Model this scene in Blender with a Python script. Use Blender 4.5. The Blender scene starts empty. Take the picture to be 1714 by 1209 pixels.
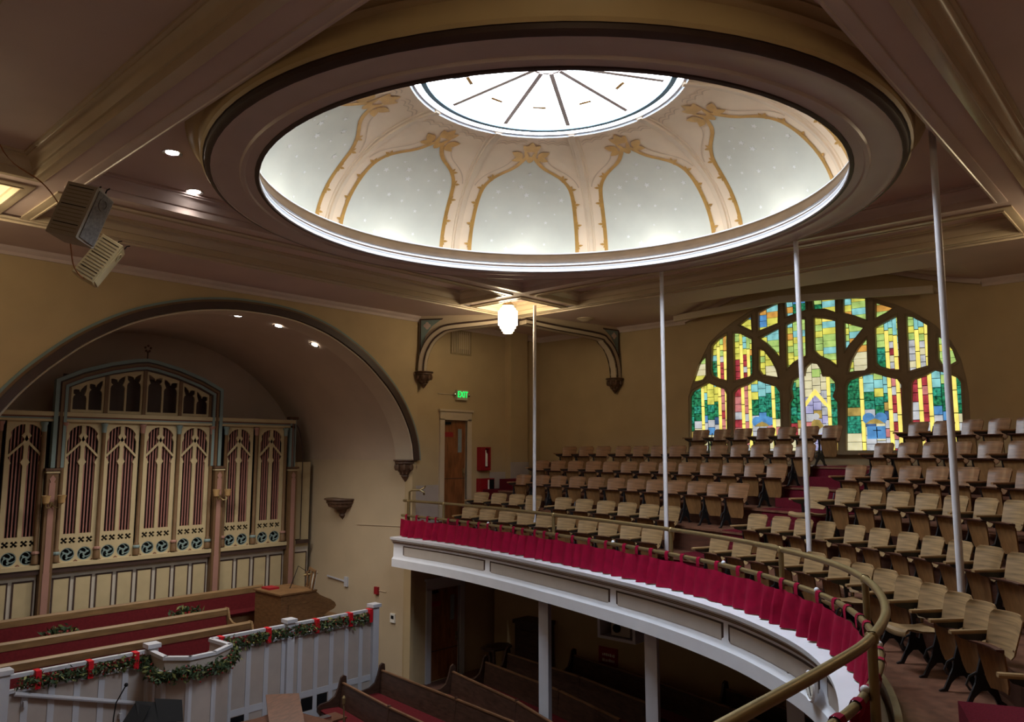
import bpy, bmesh, math, random
import numpy as np
from mathutils import Vector, Matrix
random.seed(7)
S = bpy.context.scene
COL = S.collection
# ------------------------------------------------------------------ camera
CZ = 6.28                                    # eye height above the nave floor
cam_d = bpy.data.cameras.new('camera'); cam = bpy.data.objects.new('camera', cam_d); COL.objects.link(cam)
cam_d.sensor_fit = 'HORIZONTAL'; cam_d.sensor_width = 36.0; cam_d.lens = 36.0 * 1272.5 / 1714.0
cam_d.clip_start = 0.05; cam_d.clip_end = 200
cam.location = (0, 0, CZ)
cam.rotation_euler = (math.radians(90 + 6.908), 0, math.radians(42.51 - 90))
S.camera = cam
# ------------------------------------------------------------------ world, exposure
w = bpy.data.worlds.new('world'); S.world = w; w.use_nodes = True
w.node_tree.nodes['Background'].inputs[0].default_value = (0.55, 0.65, 0.8, 1)
w.node_tree.nodes['Background'].inputs[1].default_value = 0.6
S.view_settings.view_transform = 'Standard'; S.view_settings.look = 'None'
S.view_settings.gamma = 1.0; S.view_settings.exposure = 0.0; S.view_settings.use_curve_mapping = False
S.cycles.use_denoising = True
S.cycles.max_bounces = 8; S.cycles.diffuse_bounces = 5
S.cycles.sample_clamp_indirect = 6.0
SKY_E = 21.0      # daylight through the skylight glass
GLASS_E = 0.8     # daylight through the stained glass
PEND_E = 20.0     # pendant lamp glass
DOWN_W = 45.0     # recessed downlights, watts
COVE_E = 4.2     # bulbs hidden in the dome cove

# ------------------------------------------------------------------ materials
MATS = {}
def mat(name, col, rough=0.6, var=0.12, scale=3.0, metal=0.0, emit=0.0, ecol=None, spec=0.4, bump=0.0, grain=None, coat=0.0):
    if name in MATS: return MATS[name]
    m = bpy.data.materials.new(name); m.use_nodes = True; nt = m.node_tree; b = nt.nodes['Principled BSDF']
    c = tuple(col) + (1,)
    b.inputs['Roughness'].default_value = rough; b.inputs['Metallic'].default_value = metal
    b.inputs['Specular IOR Level'].default_value = spec
    if coat: b.inputs['Coat Weight'].default_value = coat; b.inputs['Coat Roughness'].default_value = 0.25
    if var > 0:
        tc = nt.nodes.new('ShaderNodeTexCoord'); mp = nt.nodes.new('ShaderNodeMapping')
        nz = nt.nodes.new('ShaderNodeTexNoise'); nz.inputs['Scale'].default_value = scale; nz.inputs['Detail'].default_value = 5
        if grain: mp.inputs['Scale'].default_value = grain
        r = nt.nodes.new('ShaderNodeValToRGB')
        lo = tuple(max(0, v * (1 - var)) for v in col) + (1,); hi = tuple(min(1, v * (1 + var)) for v in col) + (1,)
        r.color_ramp.elements[0].position = 0.3; r.color_ramp.elements[1].position = 0.7
        r.color_ramp.elements[0].color = lo; r.color_ramp.elements[1].color = hi
        nt.links.new(tc.outputs['Object'], mp.inputs[0]); nt.links.new(mp.outputs[0], nz.inputs['Vector'])
        nt.links.new(nz.outputs['Fac'], r.inputs[0]); nt.links.new(r.outputs[0], b.inputs['Base Color'])
        if bump:
            bp = nt.nodes.new('ShaderNodeBump'); bp.inputs['Strength'].default_value = bump; bp.inputs['Distance'].default_value = 0.02
            nt.links.new(nz.outputs['Fac'], bp.inputs['Height']); nt.links.new(bp.outputs[0], b.inputs['Normal'])
        if emit and ecol is None: nt.links.new(r.outputs[0], b.inputs['Emission Color'])
    else:
        b.inputs['Base Color'].default_value = c
    if emit:
        if ecol is not None or var <= 0: b.inputs['Emission Color'].default_value = tuple(ecol or col) + (1,)
        b.inputs['Emission Strength'].default_value = emit
    MATS[name] = m; return m
def wood(name, col, rough=0.45, var=0.3, grain=(2, 2, 26), coat=0.0, scale=2.2):
    return mat(name, col, rough, var, scale, grain=grain, coat=coat, bump=0.05)
WALL = mat('wall_plaster_tan', (0.47, 0.355, 0.205), 0.75, 0.06, 1.2, bump=0.03)
NICHE = mat('organ_niche_plaster', (0.51, 0.405, 0.275), 0.75, 0.05, 1.2)
VAULT = mat('vault_plaster_mauve', (0.50, 0.40, 0.31), 0.75, 0.07, 0.9)
CEIL = mat('ceiling_mauve', (0.62, 0.485, 0.44), 0.7, 0.06, 0.8)
TRIM = mat('trim_cream_gold', (0.56, 0.46, 0.34), 0.4, 0.05, 2)
MOLD = mat('moulding_mauve', (0.60, 0.49, 0.46), 0.35, 0.05, 2)
GOLDB = mat('ring_ochre', (0.48, 0.36, 0.185), 0.5, 0.06, 2)
LTRIM = mat('arch_soffit_cream', (0.56, 0.47, 0.36), 0.6, 0.05, 2)
DKB = mat('dark_brown_paint', (0.055, 0.03, 0.024), 0.5, 0.1, 4)
DKG = mat('dark_void', (0.012, 0.011, 0.012), 0.9, 0.0)
CREAM = mat('organ_cream', (0.47, 0.38, 0.225), 0.6, 0.06, 3)
CREAMW = mat('organ_stile_white', (0.52, 0.47, 0.40), 0.6, 0.05, 3)
PINKP = mat('organ_pier_pink', (0.33, 0.175, 0.14), 0.6, 0.06, 3)
PIPE = mat('organ_slat_pink', (0.30, 0.13, 0.11), 0.6, 0.06, 3)
BROWNC = mat('organ_column_brown', (0.15, 0.085, 0.04), 0.5, 0.12, 4)
BLUEG = mat('organ_blue_grey', (0.19, 0.26, 0.26), 0.6, 0.06, 3)
REDB = mat('organ_red_brown', (0.16, 0.06, 0.04), 0.6, 0.06, 3)
WHITE = mat('white_paint', (0.50, 0.505, 0.56), 0.45, 0.04, 3)
FASC = mat('balcony_white', (0.75, 0.77, 0.84), 0.4, 0.03, 3)
BEIGE = mat('panel_beige', (0.42, 0.36, 0.33), 0.6, 0.05, 3)
FIELD = mat('balcony_panel_grey', (0.50, 0.45, 0.41), 0.55, 0.05, 3)
CARPET = mat('red_carpet', (0.11, 0.009, 0.017), 0.95, 0.25, 60, bump=0.2, spec=0.1)
CUSH = mat('red_cushion', (0.095, 0.010, 0.013), 0.9, 0.15, 20, spec=0.1)
VELVET = mat('crimson_velvet', (0.25, 0.0012, 0.026), 0.8, 0.15, 8, spec=0.15)
BRASS = mat('antique_brass', (0.30, 0.225, 0.11), 0.42, 0.1, 6, metal=0.75)
IRON = mat('black_iron', (0.018, 0.018, 0.02), 0.4, 0.15, 10, spec=0.5)
OAK = wood('worn_oak', (0.285, 0.178, 0.082), 0.5, 0.36, grain=(1.2, 1.2, 20))
OAKD = wood('varnished_oak', (0.215, 0.105, 0.05), 0.33, 0.3, grain=(1.2, 1.2, 20), coat=0.15)
OAKF = wood('seat_underside_oak', (0.20, 0.098, 0.036), 0.4, 0.28, grain=(18, 18, 1.5))
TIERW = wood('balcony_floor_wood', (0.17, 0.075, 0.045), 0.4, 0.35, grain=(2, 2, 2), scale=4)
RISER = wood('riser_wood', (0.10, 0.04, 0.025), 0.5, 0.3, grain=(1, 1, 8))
PEWW = wood('dark_pew_wood', (0.05, 0.025, 0.017), 0.38, 0.35, grain=(2, 2, 10))
PEWO = wood('oak_pew_cap', (0.21, 0.125, 0.056), 0.45, 0.25, grain=(1, 6, 6))
CONS = wood('console_oak', (0.17, 0.088, 0.036), 0.45, 0.3, grain=(3, 3, 10))
PIANO = wood('mahogany', (0.105, 0.04, 0.02), 0.45, 0.3, grain=(3, 9, 3))
DOORW = wood('door_wood', (0.23, 0.085, 0.03), 0.35, 0.35, grain=(5, 5, 1.2))
CARVE = mat('carved_brown', (0.10, 0.052, 0.03), 0.5, 0.3, 14)
FLOORM = mat('nave_floor', (0.11, 0.05, 0.04), 0.6, 0.2, 3)
CROWN = mat('crown_gilt_cream', (0.56, 0.46, 0.33), 0.25, 0.05, 2, spec=0.6)
CURB = wood('rail_curb_tan', (0.30, 0.23, 0.12), 0.5, 0.2)
OPALOFF = mat('lamp_opal_glass_unlit', (.8, .78, .7), 0.3, 0)
LAMPG = mat('lamp_opal_glass', (1, .97, .9), 0.3, 0, emit=PEND_E, ecol=(1, 0.80, 0.50))
DLG = mat('downlight_lens', (1, 1, 1), 0.3, 0, emit=30, ecol=(1, .95, .88))
SKYG = mat('skylight_glass', (1, 1, 1), 0.3, 0, emit=SKY_E, ecol=(0.80, 0.90, 1.0))
COVEG = mat('cove_bulb_glass', (1, 1, 1), 0.3, 0, emit=COVE_E * 10, ecol=(1, 0.97, 0.92))
BLACK = mat('black_metal', (0.010, 0.010, 0.012), 0.75, 0.0, spec=0.12)
GREYW = mat('speaker_grey', (0.36, 0.32, 0.27), 0.6, 0.05, 4)
SPKW = mat('speaker_cream', (0.55, 0.45, 0.26), 0.6, 0.05, 4)
SPKG = mat('speaker_grille', (0.17, 0.155, 0.145), 0.8, 0.35, 30)
REDP = mat('red_paint', (0.30, 0.012, 0.02), 0.4, 0.05, 4)
REDR = mat('red_ribbon', (0.55, 0.005, 0.015), 0.6, 0.1, 8)
LEAF = mat('garland_green', (0.035, 0.065, 0.028), 0.7, 0.4, 12)
LEAF2 = mat('garland_olive', (0.16, 0.17, 0.05), 0.7, 0.3, 12)
BERRY = mat('garland_red_berry', (0.25, 0.01, 0.012), 0.4, 0.1, 8)
GRN = mat('exit_green', (0.0, 0.5, 0.1), 0.5, 0, emit=1.1, ecol=(0.0, 1.0, 0.16))
PAPER = mat('paper_white', (0.75, 0.74, 0.70), 0.7, 0.04, 6)
CHROME = mat('chrome', (0.6, 0.6, 0.6), 0.2, 0, metal=1.0)
PANEG = mat('wired_glass', (0.25, 0.3, 0.33), 0.15, 0.1, 5)
SCG = mat('sconce_amber_glass', (0.42, 0.27, 0.12), 0.35, 0.1, 6)
STONE = mat('window_stone', (0.29, 0.22, 0.14), 0.8, 0.08, 4)
POLEW = mat('tie_rod_white', (0.66, 0.64, 0.68), 0.4, 0.03, 4)
DPEACH = mat('dome_peach', (0.95, 0.74, 0.53), 0.6, 0.04, 2)
DRIB = mat('dome_rib_tan', (0.84, 0.65, 0.46), 0.55, 0.05, 2)
DBLUE = mat('dome_sky_blue', (0.76, 0.745, 0.64), 0.7, 0.06, 1.5)
DGOLD = mat('dome_gold', (0.62, 0.34, 0.09), 0.4, 0.12, 6, metal=0.25)
DLINE = mat('dome_line_taupe', (0.72, 0.53, 0.36), 0.6, 0.05, 6)
STARM = mat('dome_star_white', (0.95, 0.93, 0.88), 0.6, 0.04, 6)
SKBLUE = mat('skylight_ring_blue', (0.16, 0.30, 0.42), 0.5, 0.05, 6)
SKWHT = mat('skylight_ring_white', (0.85, 0.86, 0.90), 0.4, 0.02, 6)
LEAD = mat('lead_came', (0.02, 0.02, 0.018), 0.6, 0)

# ------------------------------------------------------------------ mesh helpers
class MB:
    def __init__(s): s.v = []; s.f = []
    def add(s, vs, fs):
        o = len(s.v); s.v += [tuple(map(float, p)) for p in vs]; s.f += [tuple(i + o for i in f) for f in fs]; return s
    def box(s, x0, x1, y0, y1, z0, z1):
        return s.add([(x0, y0, z0), (x1, y0, z0), (x1, y1, z0), (x0, y1, z0), (x0, y0, z1), (x1, y0, z1), (x1, y1, z1), (x0, y1, z1)],
                     [(0, 3, 2, 1), (4, 5, 6, 7), (0, 1, 5, 4), (1, 2, 6, 5), (2, 3, 7, 6), (3, 0, 4, 7)])
    def bar(s, a, b, wd, ht):                     # box along a->b, width horizontal, height along z'
        a = Vector(a); b = Vector(b); d = (b - a).normalized()
        up = Vector((0, 0, 1)) if abs(d.z) < .95 else Vector((1, 0, 0))
        sx = d.cross(up).normalized() * wd / 2; sz = sx.normalized().cross(d).normalized() * ht / 2
        vs = [p + i * sx + j * sz for p in (a, b) for i, j in ((-1, -1), (1, -1), (1, 1), (-1, 1))]
        return s.add(vs, [(0, 1, 2, 3), (7, 6, 5, 4), (0, 4, 5, 1), (1, 5, 6, 2), (2, 6, 7, 3), (3, 7, 4, 0)])
    def tube(s, pts, r, n=8, closed=False, cap=True):
        P = [Vector(p) for p in pts]; m = len(P); o = len(s.v); up = None
        for i, p in enumerate(P):
            t = (P[(i + 1) % m] - P[i - 1]) if closed else (P[min(i + 1, m - 1)] - P[max(i - 1, 0)])
            t.normalize()
            if up is None: up = Vector((0, 0, 1)) if abs(t.z) < .9 else Vector((1, 0, 0))
            a = t.cross(up).normalized(); b = a.cross(t).normalized(); up = b
            rr = r[i] if isinstance(r, (list, tuple)) else r
            for k in range(n):
                q = p + (a * math.cos(2 * math.pi * k / n) + b * math.sin(2 * math.pi * k / n)) * rr
                s.v.append(tuple(q))
        for i in range(m if closed else m - 1):
            for k in range(n):
                j = (i + 1) % m
                s.f.append((o + i * n + k, o + i * n + (k + 1) % n, o + j * n + (k + 1) % n, o + j * n + k))
        if cap and not closed:
            s.f.append(tuple(o + k for k in range(n))[::-1]); s.f.append(tuple(o + (m - 1) * n + k for k in range(n)))
        return s
    def lathe(s, prof, c=(0, 0), n=24, a0=0, a1=2 * math.pi, z0=0):
        o = len(s.v); full = abs(a1 - a0 - 2 * math.pi) < 1e-6; m = n if full else n + 1
        for i in range(m):
            a = a0 + (a1 - a0) * i / n
            for r, z in prof: s.v.append((c[0] + r * math.cos(a), c[1] + r * math.sin(a), z + z0))
        k = len(prof)
        for i in range(n):
            j = (i + 1) % m
            for q in range(k - 1): s.f.append((o + i * k + q, o + j * k + q, o + j * k + q + 1, o + i * k + q + 1))
        return s
    def strip(s, A, B):                           # quads between two polylines
        o = len(s.v); n = len(A); s.v += [tuple(map(float, p)) for p in A] + [tuple(map(float, p)) for p in B]
        for i in range(n - 1): s.f.append((o + i, o + i + 1, o + n + i + 1, o + n + i))
        return s
    def loft(s, rows, closed_profile=False):      # rows: list of equal-length point lists
        o = len(s.v); k = len(rows[0])
        for r in rows: s.v += [tuple(map(float, p)) for p in r]
        for i in range(len(rows) - 1):
            for q in range(k if closed_profile else k - 1):
                q2 = (q + 1) % k
                s.f.append((o + i * k + q, o + i * k + q2, o + (i + 1) * k + q2, o + (i + 1) * k + q))
        return s
    def capped(s, rows):
        o = len(s.v); k = len(rows[0]); s.loft(rows, True)
        s.f.append(tuple(o + q for q in range(k))[::-1]); s.f.append(tuple(o + (len(rows) - 1) * k + q for q in range(k))); return s
    def ball(s, c, r, n=8, m=6, sc=(1, 1, 1)):
        o = len(s.v)
        for i in range(m + 1):
            t = math.pi * i / m
            for k in range(n):
                p = 2 * math.pi * k / n
                s.v.append((c[0] + r * sc[0] * math.sin(t) * math.cos(p), c[1] + r * sc[1] * math.sin(t) * math.sin(p), c[2] + r * sc[2] * math.cos(t)))
        for i in range(m):
            for k in range(n): s.f.append((o + i * n + k, o + (i + 1) * n + k, o + (i + 1) * n + (k + 1) % n, o + i * n + (k + 1) % n))
        return s
    def shape(s, loops, depth, fn):               # flat outline with holes, extruded, mapped by fn(a, b, c)
        cu = bpy.data.curves.new('t', 'CURVE'); cu.dimensions = '2D'; cu.fill_mode = 'BOTH'; cu.extrude = depth / 2
        for L in loops:
            sp = cu.splines.new('POLY'); sp.points.add(len(L) - 1); sp.use_cyclic_u = True
            for i, p in enumerate(L): sp.points[i].co = (p[0], p[1], 0, 1)
        ob = bpy.data.objects.new('t', cu); me = bpy.data.meshes.new_from_object(ob)
        s.add([fn(*v.co) for v in me.vertices], [tuple(p.vertices) for p in me.polygons])
        bpy.data.objects.remove(ob); bpy.data.curves.remove(cu); bpy.data.meshes.remove(me); return s
    def mesh(s, name, m, smooth=False):
        me = bpy.data.meshes.new(name); me.from_pydata(s.v, [], s.f); me.validate()
        bm = bmesh.new(); bm.from_mesh(me); bmesh.ops.remove_doubles(bm, verts=bm.verts, dist=1e-5); bmesh.ops.recalc_face_normals(bm, faces=bm.faces); bm.to_mesh(me); bm.free()
        if smooth:
            me.polygons.foreach_set('use_smooth', [True] * len(me.polygons)); me.set_sharp_from_angle(angle=math.radians(38))
        me.materials.append(m); return me
    def build(s, name, m, parent=None, smooth=False):
        return put(name, s.mesh(name, m, smooth), parent)
def put(name, me, parent=None, loc=None, rz=None):
    o = bpy.data.objects.new(name, me); COL.objects.link(o)
    if parent is not None: o.parent = parent
    if loc is not None: o.location = loc
    if rz is not None: o.rotation_euler = (0, 0, rz)
    return o
def tag(o, label=None, cat=None, group=None, kind=None):
    if label: o['label'] = label
    if cat: o['category'] = cat
    if group: o['group'] = group
    if kind: o['kind'] = kind
    return o
def thing(name, label, cat, loc=(0, 0, 0), rz=0, group=None, kind=None):
    o = bpy.data.objects.new(name, None); COL.objects.link(o); o.location = loc; o.rotation_euler = (0, 0, rz); o.empty_display_size = 0.1
    return tag(o, label, cat, group, kind)
def XZ(y): return lambda a, b, c: (a, y + c, b)
def YZ(x): return lambda a, b, c: (x + c, a, b)
def XY(z): return lambda a, b, c: (a, b, z + c)
def rect(x0, x1, y0, y1): return [(x0, y0), (x1, y0), (x1, y1), (x0, y1)]
def circ(cx, cy, r, n=32): return [(cx + r * math.cos(2 * math.pi * i / n), cy + r * math.sin(2 * math.pi * i / n)) for i in range(n)]
def spline(P, n=8):
    P = [np.array(p, float) for p in P]; out = []
    for i in range(len(P) - 1):
        p0 = P[max(i - 1, 0)]; p1 = P[i]; p2 = P[i + 1]; p3 = P[min(i + 2, len(P) - 1)]
        for k in range(n):
            t = k / n
            out.append(.5 * (2 * p1 + (p2 - p0) * t + (2 * p0 - 5 * p1 + 4 * p2 - p3) * t * t + (-p0 + 3 * p1 - 3 * p2 + p3) * t ** 3))
    out.append(P[-1]); return out
def text_mesh(txt, size, depth=0.004):
    cu = bpy.data.curves.new('t', 'FONT'); cu.body = txt; cu.size = size; cu.extrude = depth; cu.align_x = 'CENTER'; cu.align_y = 'CENTER'
    ob = bpy.data.objects.new('t', cu); me = bpy.data.meshes.new_from_object(ob)
    bpy.data.objects.remove(ob); bpy.data.curves.remove(cu); return me

# the key dimensions of the room (metres)
CX, CY = 8.40, 6.96          # under the dome
YN, XE, XW, YS = 16.3, 19.3, -2.6, -3.9
ZC = 10.12                   # flat ceiling by the walls
ZP = 10.37                   # coffer panels
# ================================================================== the room shell
tag(MB().box(XW - .3, XE + .3, YS - .3, 22.9, -0.1, 0).build('floor', FLOORM), 'dark red nave floor under the pews', 'floor', kind='structure')
ARCH_L = [(3.58, 6.08), (3.66, 6.55), (3.97, 7.10), (4.37, 7.62), (4.85, 8.10), (5.35, 8.51), (6.0, 8.91), (6.6, 9.17), (7.4, 9.41), (8.2, 9.54), (8.8, 9.57), (9.4, 9.56), (10.03, 9.49), (10.7, 9.32), (11.27, 9.09), (12.0, 8.68), (12.63, 8.17), (13.1, 7.66), (13.46, 7.08), (13.66, 6.55), (13.73, 6.08)]
def arch_pts(off=0.0):
    """Tudor outline left to right, pushed outwards by off."""
    L = ARCH_L
    out = []
    for i, (h, z) in enumerate(L):
        a = L[max(i - 1, 0)]; b = L[min(i + 1, len(L) - 1)]; t = Vector((b[0] - a[0], b[1] - a[1])).normalized()
        if i in (0, len(L) - 1): t = Vector((0, 1)) if i == 0 else Vector((0, -1))
        n = Vector((-t.y, t.x)); out.append((h + n.x * off, z + n.y * off))
    return [tuple(p) for p in spline(out, 4)]
AP = arch_pts()
XR = AP[-1][0]; XL = AP[0][0]
wn = MB().shape([[(XW, 0), (XL, 0)] + AP + [(XR, 0), (13.86, 0), (13.86, ZC), (XW, ZC)]], .25, XZ(YN + .125))
wall_north = tag(wn.build('wall_north', WALL), 'tan plaster organ wall with a wide pointed arch opening', 'wall', kind='structure')
UD = (14.97, 15.92, 4.35, 7.25); LD = (14.55, 15.68, 0, 2.5)
wa = MB().shape([rect(13.8, XE + .3, 0, ZC), rect(*UD), rect(LD[0], LD[1], .0005, LD[3])], .25, XZ(YN + .26))
wa.box(17.6, 18.4, YN - .12, YN + .14, 0, ZC)
tag(wa.build('wall_alcove', WALL), 'tan corner wall with the two doors, beside the organ arch', 'wall', kind='structure')
# east wall with the window opening
WOUT = [(10.94, 6.30), (10.89, 7.87), (10.74, 8.28), (10.55, 8.75), (10.19, 9.35), (9.85, 9.62), (9.45, 9.86), (8.95, 10.1), (8.4, 10.3), (7.6, 10.3), (6.72, 10.22), (5.98, 10.1), (5.32, 9.81), (4.90, 9.55), (4.48, 9.2), (4.18, 8.8), (4.02, 8.4), (3.94, 7.95), (3.91, 7.59), (3.93, 6.30)]
GAB = [(10.9, ZC), (10.55, 10.2), (9.3, 10.62), (8.1, 10.9), (7.1, 11.0), (5.7, 10.76), (4.5, 10.36), (3.5, ZC)]
we = MB().shape([[(YS, 0), (YN + .4, 0), (YN + .4, ZC)] + GAB + [(YS, ZC)], WOUT], .3, YZ(XE + .15))
tag(we.build('wall_east', WALL), 'tan plaster wall around the big stained glass window', 'wall', kind='structure')
tag(MB().box(XW - .3, XW, YS - .3, 22.9, 0, 11.2).build('wall_west', WALL), 'plain tan side wall opposite the stained glass', 'wall', kind='structure')
tag(MB().box(XW - .3, XE + .3, YS - .3, YS, 0, 11.2).build('wall_south', WALL), 'plain tan wall behind the rear balcony', 'wall', kind='structure')
# wall cornices
def cornice(pts, name, label):
    m = MB(); pr = [(0, -.16), (.03, -.16), (.05, -.10), (.10, -.05), (.12, 0), (0, 0)]
    for (x0, y0), (x1, y1) in zip(pts[:-1], pts[1:]):
        d = Vector((x1 - x0, y1 - y0)).normalized(); n = Vector((-d.y, d.x))
        m.capped([[(x + n.x * a, y + n.y * a, ZC - .003 + b) for a, b in pr] for x, y in ((x0, y0), (x1, y1))])
    return tag(m.build(name, MOLD), label, 'cornice', kind='structure')
cornice([(13.86, YN), (XW, YN)], 'trim_1', 'mauve cornice along the top of the organ wall')
cornice([(XE, 16.42), (17.0, YN + .135), (13.9, YN + .135)], 'trim_2', 'cornice along the top of the corner wall above the vent')
cornice([(XE, 10.9), (XE, YN + .12)], 'trim_3', 'cornice on the wall between corner and stained glass window')
cornice([(XE, YS), (XE, 3.5)], 'trim_4', 'cornice on the wall beyond the stained glass window')
# shallow gabled ceiling over the window bay + its trim + the long white valance
vb = MB().loft([[(x, y, z) for y, z in GAB] for x in (17.3, XE)])
tag(vb.build('ceiling_window_bay', CEIL), 'low gabled ceiling above the stained glass window', 'ceiling', kind='structure')
tr = MB(); g2 = GAB
for (a, b), (c, d) in zip(g2[:-1], g2[1:]): tr.bar((XE - .06, a, b - .06), (XE - .06, c, d - .06), .1, .11)
tag(tr.build('trim_5', MOLD), 'moulding following the gabled ceiling over the window', 'moulding', kind='structure')
va = MB()
VAL = [(10.95, 10.06), (7.9, 10.19), (4.35, 9.93)]
for (a, b), (c, d) in zip(VAL[:-1], VAL[1:]): va.bar((18.75, a, b), (18.75, c, d), .1, .17).bar((18.80, a, b + .06), (18.80, c, d + .06), .14, .05)
va.bar((18.75, 10.9, 10.12), (19.3, 10.9, 10.12), .06, .1); va.bar((18.75, 4.4, 9.98), (19.3, 4.4, 9.98), .06, .1)
tag(va.build('trim_6', LTRIM), 'long pale valance board across the top of the stained glass', 'valance', kind='structure')

# ------------------------------------------------------------------ ceiling
FB, BA, HW = 7.25, 5.10, .27
hole = rect(CX - FB, CX + FB, CY - FB, CY + FB)
ce = MB().shape([rect(XW, XE + .2, YS, YN + .4), hole, rect(17.3, XE + .15, 3.5, 10.9)], .12, XY(ZC + .06))
ceiling = tag(ce.build('ceiling', CEIL), 'mauve plaster ceiling around the coffered square', 'ceiling', kind='structure')
lines = [-FB + .28, -BA - HW, -BA + HW, BA - HW, BA + HW, FB - .28]
spans = [(lines[0], lines[1]), (lines[2], lines[3]), (lines[4], lines[5])]
holes = [rect(CX + a, CX + b, CY + c, CY + d) for a, b in spans for c, d in spans]
be = MB().shape([hole] + holes, .06, XY(10.13))
beams = tag(be.build('ceiling_beams', CEIL), 'crossing plaster ceiling beams framing the dome', 'beams', kind='structure')
# bead and dark brown line round the outer edge of the coffered square
def rect_ring(m, x0, x1, y0, y1, prof, outward=False):
    rows = []
    for d, z in prof:
        k = d if not outward else -d
        rows.append([(x0 + k, y0 + k, z), (x1 - k, y0 + k, z), (x1 - k, y1 - k, z), (x0 + k, y1 - k, z)])
    return m.loft(rows, True)
ob = MB(); rect_ring(ob, CX - FB, CX + FB, CY - FB, CY + FB, [(-.02, ZC), (-.02, 10.03), (.05, 10.02), (.06, 10.05), (.13, 10.06), (.14, 10.11)])
tag(ob.build('bead', TRIM, beams), 'gilt bead round the coffered square')
od = MB(); rect_ring(od, CX - FB, CX + FB, CY - FB, CY + FB, [(.14, 10.095), (.24, 10.075), (.25, 10.1)])
od.build('dark_fillet', DKB, beams)
for i, (a, b) in enumerate(spans):
    for j, (c, d) in enumerate(spans):
        x0, x1, y0, y1 = CX + a, CX + b, CY + c, CY + d
        m = MB(); rect_ring(m, x0, x1, y0, y1, [(-.13, 10.10), (-.13, 10.075), (-.11, 10.068), (-.01, 10.068), (.0, 10.055), (.025, 10.055), (.03, 10.08), (.03, 10.16), (.055, 10.17), (.07, 10.20), (.09, 10.25), (.13, 10.295), (.16, 10.31), (.16, 10.33), (.20, 10.335), (.20, ZP)])
        m.build('crown_moulding', CROWN if (i, j) != (1, 1) else MOLD, beams, smooth=True)
        if (i, j) == (1, 1): continue
        MB().box(x0 + .1, x1 - .1, y0 + .1, y1 - .1, ZP, ZP + .05).build('coffer_panel', CEIL, beams)
x0, x1, y0, y1 = CX - BA + HW + .1, CX + BA - HW - .1, CY - BA + HW + .1, CY + BA - HW - .1
MB().shape([rect(x0, x1, y0, y1), circ(CX, CY, 4.62, 96)], .05, XY(ZP + .025)).build('coffer_panel', CEIL, beams)
tag(MB().box(XW - .3, XE + .4, YS - .3, 22.9, 12.9, 13.0).build('roof_deck', DKG), 'dark roof above the ceiling', 'roof', kind='structure')
for bx in ((XW - .3, XW, YS - .3, 22.9), (XE + .36, XE + .6, YS - .3, 22.9), (XW, XE, YS - .3, YS), (XW, XE, 16.45, 16.7)):
    tag(MB().box(bx[0], bx[1], bx[2], bx[3], 10.3 if bx[2] > 16 or bx[0] > 10 else 11.1, 12.95).build('attic_wall', DKG), 'dark attic wall above the ceiling', 'wall', kind='structure')

# ------------------------------------------------------------------ dome
NS = 96
dome = thing('dome', 'shallow painted dome with gilt ogee panels, stars and a round skylight', 'dome', (CX, CY, 0), kind='structure')
P_OUT = [(4.98, ZP), (4.98, 10.34), (4.955, 10.33), (4.955, 10.31), (4.90, 10.28), (4.87, 10.24), (4.89, 10.225), (4.865, 10.205), (4.82, 10.195), (4.80, 10.16), (4.79, 10.0), (4.76, 9.97)]
MB().lathe(P_OUT, n=NS).build('outer_moulding', GOLDB, dome, True)
MB().lathe([(4.76, 9.97), (4.74, 9.97), (4.735, 9.92), (4.69, 9.885), (4.665, 9.885)], n=NS).build('dark_moulding', DKB, dome, True)  # dark brown moulding along the outer edge of the ring
MB().lathe([(4.665, 9.885), (4.66, 9.90), (4.56, 9.895), (4.54, 9.905), (4.32, 9.905), (4.30, 9.875), (4.255, 9.875), (4.24, 9.90), (4.13, 9.90)], n=NS).build('ring_soffit', MOLD, dome, True)
MB().lathe([(4.13, 9.90), (4.12, 9.885), (4.075, 9.88), (4.065, 9.90)], n=NS).build('dark_moulding', DKB, dome, True)  # dark brown moulding along the inner edge of the ring
MB().lathe([(4.065, 9.90), (4.08, 9.92), (4.10, 9.935), (4.105, 9.965), (4.085, 9.985), (4.085, 10.0)], n=NS).build('rim_bead', SKWHT, dome, True)
MB().lathe([(4.085, 10.0), (4.10, 10.03), (4.15, 10.05)], n=NS).build('rim_fillet', CARVE, dome, True)
MB().lathe([(4.15, 10.05), (4.155, 10.08), (4.13, 10.095)], n=NS).build('rim_bead', SKWHT, dome, True)
MB().lathe([(4.13, 10.095), (4.13, 10.12), (4.17, 10.2), (4.20, 10.26), (4.19, 10.29)], n=NS).build('rim_cove', BROWNC, dome, True)
MB().lathe([(4.19, 10.29), (4.20, 10.315), (4.24, 10.315)], n=NS).build('rim_lip', SKWHT, dome, True)
MB().lathe([(4.24, 10.315), (4.25, 10.22), (4.60, 10.20), (4.68, 10.25)], n=NS).build('cove_gutter', SKWHT, dome, True)
def dpt(az, t, off=0.0):
    ph = t * math.pi / 2; r = 2.08 + 2.50 * math.cos(ph); z = 10.22 + 1.70 * math.sin(ph)
    nr, nz = math.cos(ph) * 1.7, math.sin(ph) * 2.50; L = math.hypot(nr, nz); r -= off * nr / L; z -= off * nz / L
    return Vector((r * math.cos(az), r * math.sin(az), z))
NSEC = 10; AZ0 = math.radians(28.5); HS = math.radians(18)
WT = [(0, 13.7), (.2, 13.7), (.4, 13.5), (.5, 13.1), (.56, 12.2), (.61, 10.4), (.65, 7.9), (.68, 5.6), (.71, 3.8), (.74, 2.5), (.77, 1.3), (.79, .5)]
WC = spline(WT, 5)
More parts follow.
